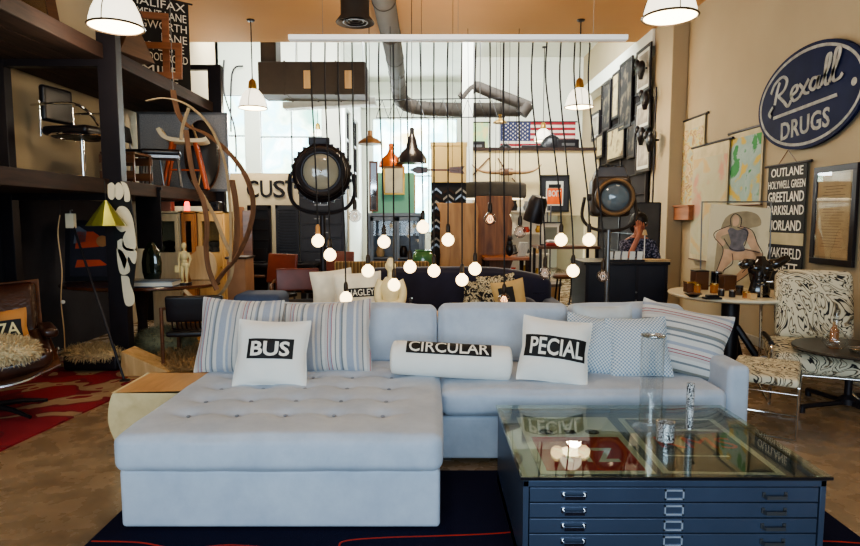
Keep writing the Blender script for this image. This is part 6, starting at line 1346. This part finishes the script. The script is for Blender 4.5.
jar('small brown square tin in front of the tall brown tin', 690, 292, .045, .085, brz, golden, 'square_tin', 'tin', True)
jar('amber glass candle beside the brown tins', 697, 293, .032, .07, amb, golden)
jar('shiny black candle jar behind the amber ones', 716, 288, .05, .15, gb_, chrome)
jar('brown square box in the middle of the round white table', 727, 290, .058, .13, brz, brz, 'square_tin', 'tin', True)
jar('amber candle with golden glow in the middle front', 714, 293, .036, .075, amb, golden)
jar('small black pot with silver lid, middle front of the table', 721, 296, .026, .05, blackp, chrome, 'small_pot', 'pot')
jar('small black pot with silver lid right of the middle', 732, 297, .026, .05, blackp, chrome, 'small_pot', 'pot')
jar('dark brown glass jar between the pots and the torso', 739, 295, .032, .07, mat('dark_brown_glass', S(52, 34, 26), rough=.1, coat=1), blackp)
jar('low amber glass tumbler beside the torso sculpture', 746, 298, .03, .045, amb, golden)
jar('tan square box right in front of the torso sculpture', 752, 299, .028, .035, paletan, paletan, 'square_tin', 'box', True)
t = thing('black_bowl', 'shallow black bowl at the front left edge of the round white table', 'bowl', onw(690, 297)); MB().lathe([(0, 0), (.03, 0), (.075, .03), (.07, .03), (.03, .006), (0, .006)], 24).build('bowl', blackp, t, smooth=1); MB().ell((0, 0, .02), (.05, .05, .018)).build('contents', brz, t)
t = thing('black_stone_tray', 'small rectangular black tray at the front of the round white table', 'tray', onw(712, 299)); MB().cbox((0, 0, .008), (.14, .07, .016)).build('base', blackp, t, bev=.003); MB().cbox((0, 0, .026), (.10, .05, .02)).build('soap_bar', blackp, t, bev=.006)
# ================================================================ marbled chair + footstool + small iron table
def marble():
    m, nt, b = new('marbled_fabric'); L = nt.links.new
    tc = N(nt, 'ShaderNodeTexCoord'); mp = N(nt, 'ShaderNodeMapping'); L(tc.outputs['Object'], mp.inputs['Vector'])
    n1 = N(nt, 'ShaderNodeTexNoise'); n1.inputs['Scale'].default_value = 2.3; n1.inputs['Detail'].default_value = 3; n1.inputs['Distortion'].default_value = 2.6; L(mp.outputs[0], n1.inputs['Vector'])
    mu = N(nt, 'ShaderNodeMath', operation='MULTIPLY'); mu.inputs[1].default_value = 7; L(n1.outputs['Fac'], mu.inputs[0]); fr = N(nt, 'ShaderNodeMath', operation='FRACT'); L(mu.outputs[0], fr.inputs[0])
    cr_, kk, br_ = S(214, 206, 180), S(34, 32, 34), S(150, 134, 106)
    rp = ramp(nt, [(0, cr_), (.36, cr_), (.42, kk), (.52, kk), (.57, cr_), (.74, cr_), (.78, br_), (.88, kk), (.94, cr_)]); L(fr.outputs[0], rp.inputs['Fac'])
    L(rp.outputs['Color'], b.inputs['Base Color']); b.inputs['Roughness'].default_value = .85; return m
mb_ = marble()
# local frame: chair faces -Y
lc2 = thing('chrome_lounge_chair', 'lounge chair in black and cream marbled fabric on a chrome frame by the right wall', 'chair', (2.95, 4.60, 0), R(-22))
MB().rbox(.54, .15, .56, .05, (12, 3, 10), puff=(.005, .015, .01), M=T3(.07, .32, .69) @ RX(R(-16))).build('back_cushion', mb_, lc2, smooth=2)
MB().rbox(.60, .58, .15, .05, (12, 10, 3), puff=(.005, .02, .015), M=T3(.02, -.02, .335) @ RX(R(5))).build('seat_cushion', mb_, lc2, smooth=2)
for s in (-1, 1):
    x = .03+s*.325; MB().tube(smooth_path([(x, -.28, .44 if s < 0 else .40), (x, -.31, .40 if s < 0 else .36), (x, -.31, .03), (x, -.27, .012), (x, .30, .012), (x, .36, .05), (x, .30, .35), (x, .44, .90)], 4), .012, 8).build('side_frame', chrome, lc2)
    MB().tube(smooth_path([(x, -.28, .46), (x, -.1, .47), (x, .15, .46)], 3), .018, 8).build('arm_rest', chrome if s > 0 else blackp, lc2) if s < 0 else None
for y, z in ((-.30, .24), (.28, .24), (.43, .86)): MB().cyl((-.295, y, z), (.355, y, z), .010).build('cross_bar', chrome, lc2)
# footstool: world corners from the photo
f0 = G(744, 356+0, .40); fs_ = thing('footstool', 'low footstool in marbled black and cream fabric on a chrome sled frame', 'footstool', (2.27, 3.98, 0), R(-33))
MB().rbox(.40, .60, .055, .022, (8, 8, 2), puff=(0, 0, .006), M=T3(0, 0, .375)).build('cushion', mb_, fs_, smooth=2)
for y in (-.27, .26): MB().tube([(-.20, y, .345), (-.20, y, .012), (.20, y, .012), (.20, y, .345)], .009, 8).build('sled_loop', chrome, fs_); MB().cyl((-.20, y, .30), (.20, y, .30), .008).build('cross_bar', chrome, fs_)
for x in (-.20, .20): MB().cyl((x, -.27, .34), (x, .26, .34), .009).build('side_rail', chrome, fs_)
it = thing('iron_table', 'round dark topped side table on a black cast iron cross base', 'side table', (3.05, 4.28, 0))
MB().lathe([(0, .445), (.37, .445), (.375, .455), (.37, .465), (0, .465)], 40).build('table_top', mat('dark_patina_top', S(56, 50, 44), rough=.3, var=.3, scale=9), it, smooth=.5); MB().lathe([(.0, .04), (.06, .05), (.06, .09), (.025, .12), (.024, .445)], 18).build('column', black, it, smooth=.7)
for a in range(4): q = a*pi/2+.15; MB().tube([(.03*cos(q), .03*sin(q), .06), (.38*cos(q), .38*sin(q), .045)], .018, 8).build('base_arm', black, it); MB().cyl((.37*cos(q), .37*sin(q), 0), (.37*cos(q), .37*sin(q), .05), .022).build('base_foot', black, it)
ft = thing('glass_flask', 'clear round bodied glass flask with a tall thin neck on the iron table', 'flask', (2.92, 4.26, .467)); MB().lathe([(0, 0), (.05, .0), (.085, .04), (.085, .07), (.05, .11), (.018, .14), (.013, .27), (.017, .275)], 24).build('body', glass('flask_glass', (.9, .92, .92), boost=.12), ft, smooth=1.5)
ft = thing('glass_dish', 'low clear glass dish in front of the flask on the iron table', 'dish', (2.98, 4.10, .467)); MB().lathe([(0, .0), (.05, 0), (.065, .03), (.06, .032), (.045, .006), (0, .006)], 24).build('bowl', glass('flask_glass'), ft, smooth=1.2); MB().tube([(.063*cos(a), .063*sin(a), .031) for a in [2*pi*i/24 for i in range(24)]], .003, 6, closed=True).build('rim', chrome, ft)
o = thing('tan_bottle', 'small tan cork topped bottle behind the flask on the iron table', 'bottle', (3.06, 4.48, .467)); MB().lathe([(0, 0), (.03, 0), (.03, .09), (.015, .11), (.014, .13), (0, .13)], 18).build('body', mat('tan_bottle_glass', S(176, 112, 70), rough=.2), o, smooth=.8); MB().lathe([(0, .13), (.013, .13), (.013, .15), (0, .15)], 12).build('cork', paletan, o)
mc = thing('cast_iron_machine', 'black cast iron machine with round lens and yellow top at right edge', 'machine', (3.26, 4.28, .467), R(-20)); MB().cbox((0, 0, .02), (.2, .16, .04)).build('base', black, mc, bev=.005)
MB().tube([(0, 0, .03), (0, 0, .28)], .035, 14).build('column', black, mc); MB().lathe([(0, -.12), (.05, -.12), (.055, -.05), (.04, .0), (.045, .10), (0, .11)], 20, T3(0, 0, .30) @ RY(pi/2)).build('barrel', black, mc, smooth=.7)
for z in (.12, .2): MB().lathe([(0, -.09), (.03, -.09), (.03, .09), (0, .09)], 14, T3(0, 0, z) @ RX(pi/2)).build('gear', blackp, mc)
MB().lathe([(0, .34), (.035, .34), (.055, .42), (.05, .47), (0, .46)], 18).build('yellow_cup', mat('bright_yellow', S(224, 184, 30), rough=.4), mc, smooth=.8)
# orange bowl on low plinth behind iron table
t = thing('orange_dish', 'orange glazed dish on a low black stand at the right edge', 'dish', (3.43, 4.55, 0)); MB().cyl((0, 0, 0), (0, 0, .27), .03).lathe([(0, 0), (.12, 0), (.12, .015), (0, .02)], 20).build('stand', black, t); MB().lathe([(0, .27), (.06, .28), (.11, .33), (.105, .335), (.05, .29), (0, .285)], 24).build('bowl', mat('orange_glaze', S(206, 80, 40), rough=.3), t, smooth=1)
# copper pot + plant under/behind the round white table
t = thing('copper_bowl', 'low copper bowl on a stool behind the striped pillow', 'bowl', (2.08, 4.78, 0)); MB().lathe([(0, .50), (.08, .50), (.16, .57), (.15, .575), (.07, .51), (0, .51)], 28).build('bowl', mat('copper', S(170, 90, 56), rough=.3, metal=.7), t, smooth=1); MB().cyl((0, 0, 0), (0, 0, .50), .09, 20).build('stand', darkwood, t)
pltn = thing('potted_plant', 'small grassy green plant in a dark pot under the white table', 'plant', (2.36, 5.05, 0)); MB().lathe([(0, 0), (.09, 0), (.12, .40), (.11, .40), (.10, .37), (0, .37)], 20).build('pot', black, pltn, smooth=.8)
random.seed(4); lf_ = MB()
for k in range(46):
    a = random.uniform(0, 2*pi); r = random.uniform(.08, .20); h = random.uniform(.08, .16); lf_.band(smooth_path([(0.03*cos(a), .03*sin(a), .36), (r*.5*cos(a), r*.5*sin(a), .38+h), (r*cos(a), r*sin(a), .37+h*.5)], 3), .010, .001, (-sin(a), cos(a), 0))
lf_.build('leaves', mat('leaf_green', S(110, 122, 78), rough=.6, var=.25), pltn, smooth=0)
# ================================================================ light
def area(name, loc, rot, size, size_y, power, col):
    l = bpy.data.lights.new(name, 'AREA'); l.shape = 'RECTANGLE'; l.size = size; l.size_y = size_y; l.energy = power; l.color = col
    o = bpy.data.objects.new(name, l); C.objects.link(o); o.location = loc; o.rotation_euler = rot; return o
def point(name, loc, power, col, r=.1):
    l = bpy.data.lights.new(name, 'POINT'); l.energy = power; l.color = col; l.shadow_soft_size = r
    o = bpy.data.objects.new(name, l); C.objects.link(o); o.location = loc; return o
area('storefront_daylight', (-.3, -2.6, 2.0), (R(86), 0, 0), 5.0, 2.4, 235, (.68, .86, 1))
area('window_daylight', (-3, 13.6, 3.2), (R(-90), 0, 0), 3.2, 1.7, 320, (.9, .97, 1))
area('rear_window_daylight', (-.4, 17.6, 2.6), (R(-90), 0, 0), 2.3, 3, 320, (.9, .97, 1))
for i, (x, y, p) in enumerate([(-.3, 10.8, 170), (-3, 10.8, 170), (2.0, 10.8, 170)]): area('rear_fill_light', (x, y, 5.0), (R(40), 0, 0), 1.6, 1.0, p, (.95, 1, .97))  # unseen fill lamps added above the front ceiling edge to brighten the rear
for x, y, z, p in [(-2.51, 4.8, 2.7, 20), (1.92, 4.8, 2.7, 16), (-2.63, 8.9, 2.8, 45), (2.2, 8.9, 2.8, 60), (-.2, 7.5, 2.9, 60), (-.3, 3.4, 3.6, 42), (-2.2, 6.9, 1.5, 11)]: point('pendant_and_fill_light', (x, y, z), p, (1, .80, .56), .12)  # pendants, plus fill lamps added over the sofa and near the lockers
w = bpy.data.worlds.new('world'); bpy.context.scene.world = w; w.use_nodes = True
nt = w.node_tree; bg = nt.nodes['Background']; sky = nt.nodes.new('ShaderNodeTexSky'); sky.sky_type = 'HOSEK_WILKIE'; sky.turbidity = 6
mxn = nt.nodes.new('ShaderNodeMix'); mxn.data_type = 'RGBA'; mxn.inputs[0].default_value = .8; mxn.inputs[7].default_value = (.75, .85, 1, 1)
nt.links.new(sky.outputs[0], mxn.inputs[6]); nt.links.new(mxn.outputs[2], bg.inputs['Color']); bg.inputs['Strength'].default_value = .55
sc = bpy.context.scene
sc.view_settings.view_transform = 'AgX'; sc.view_settings.look = 'AgX - Medium High Contrast'; sc.view_settings.exposure = .25
sc.cycles.transparent_max_bounces = 24
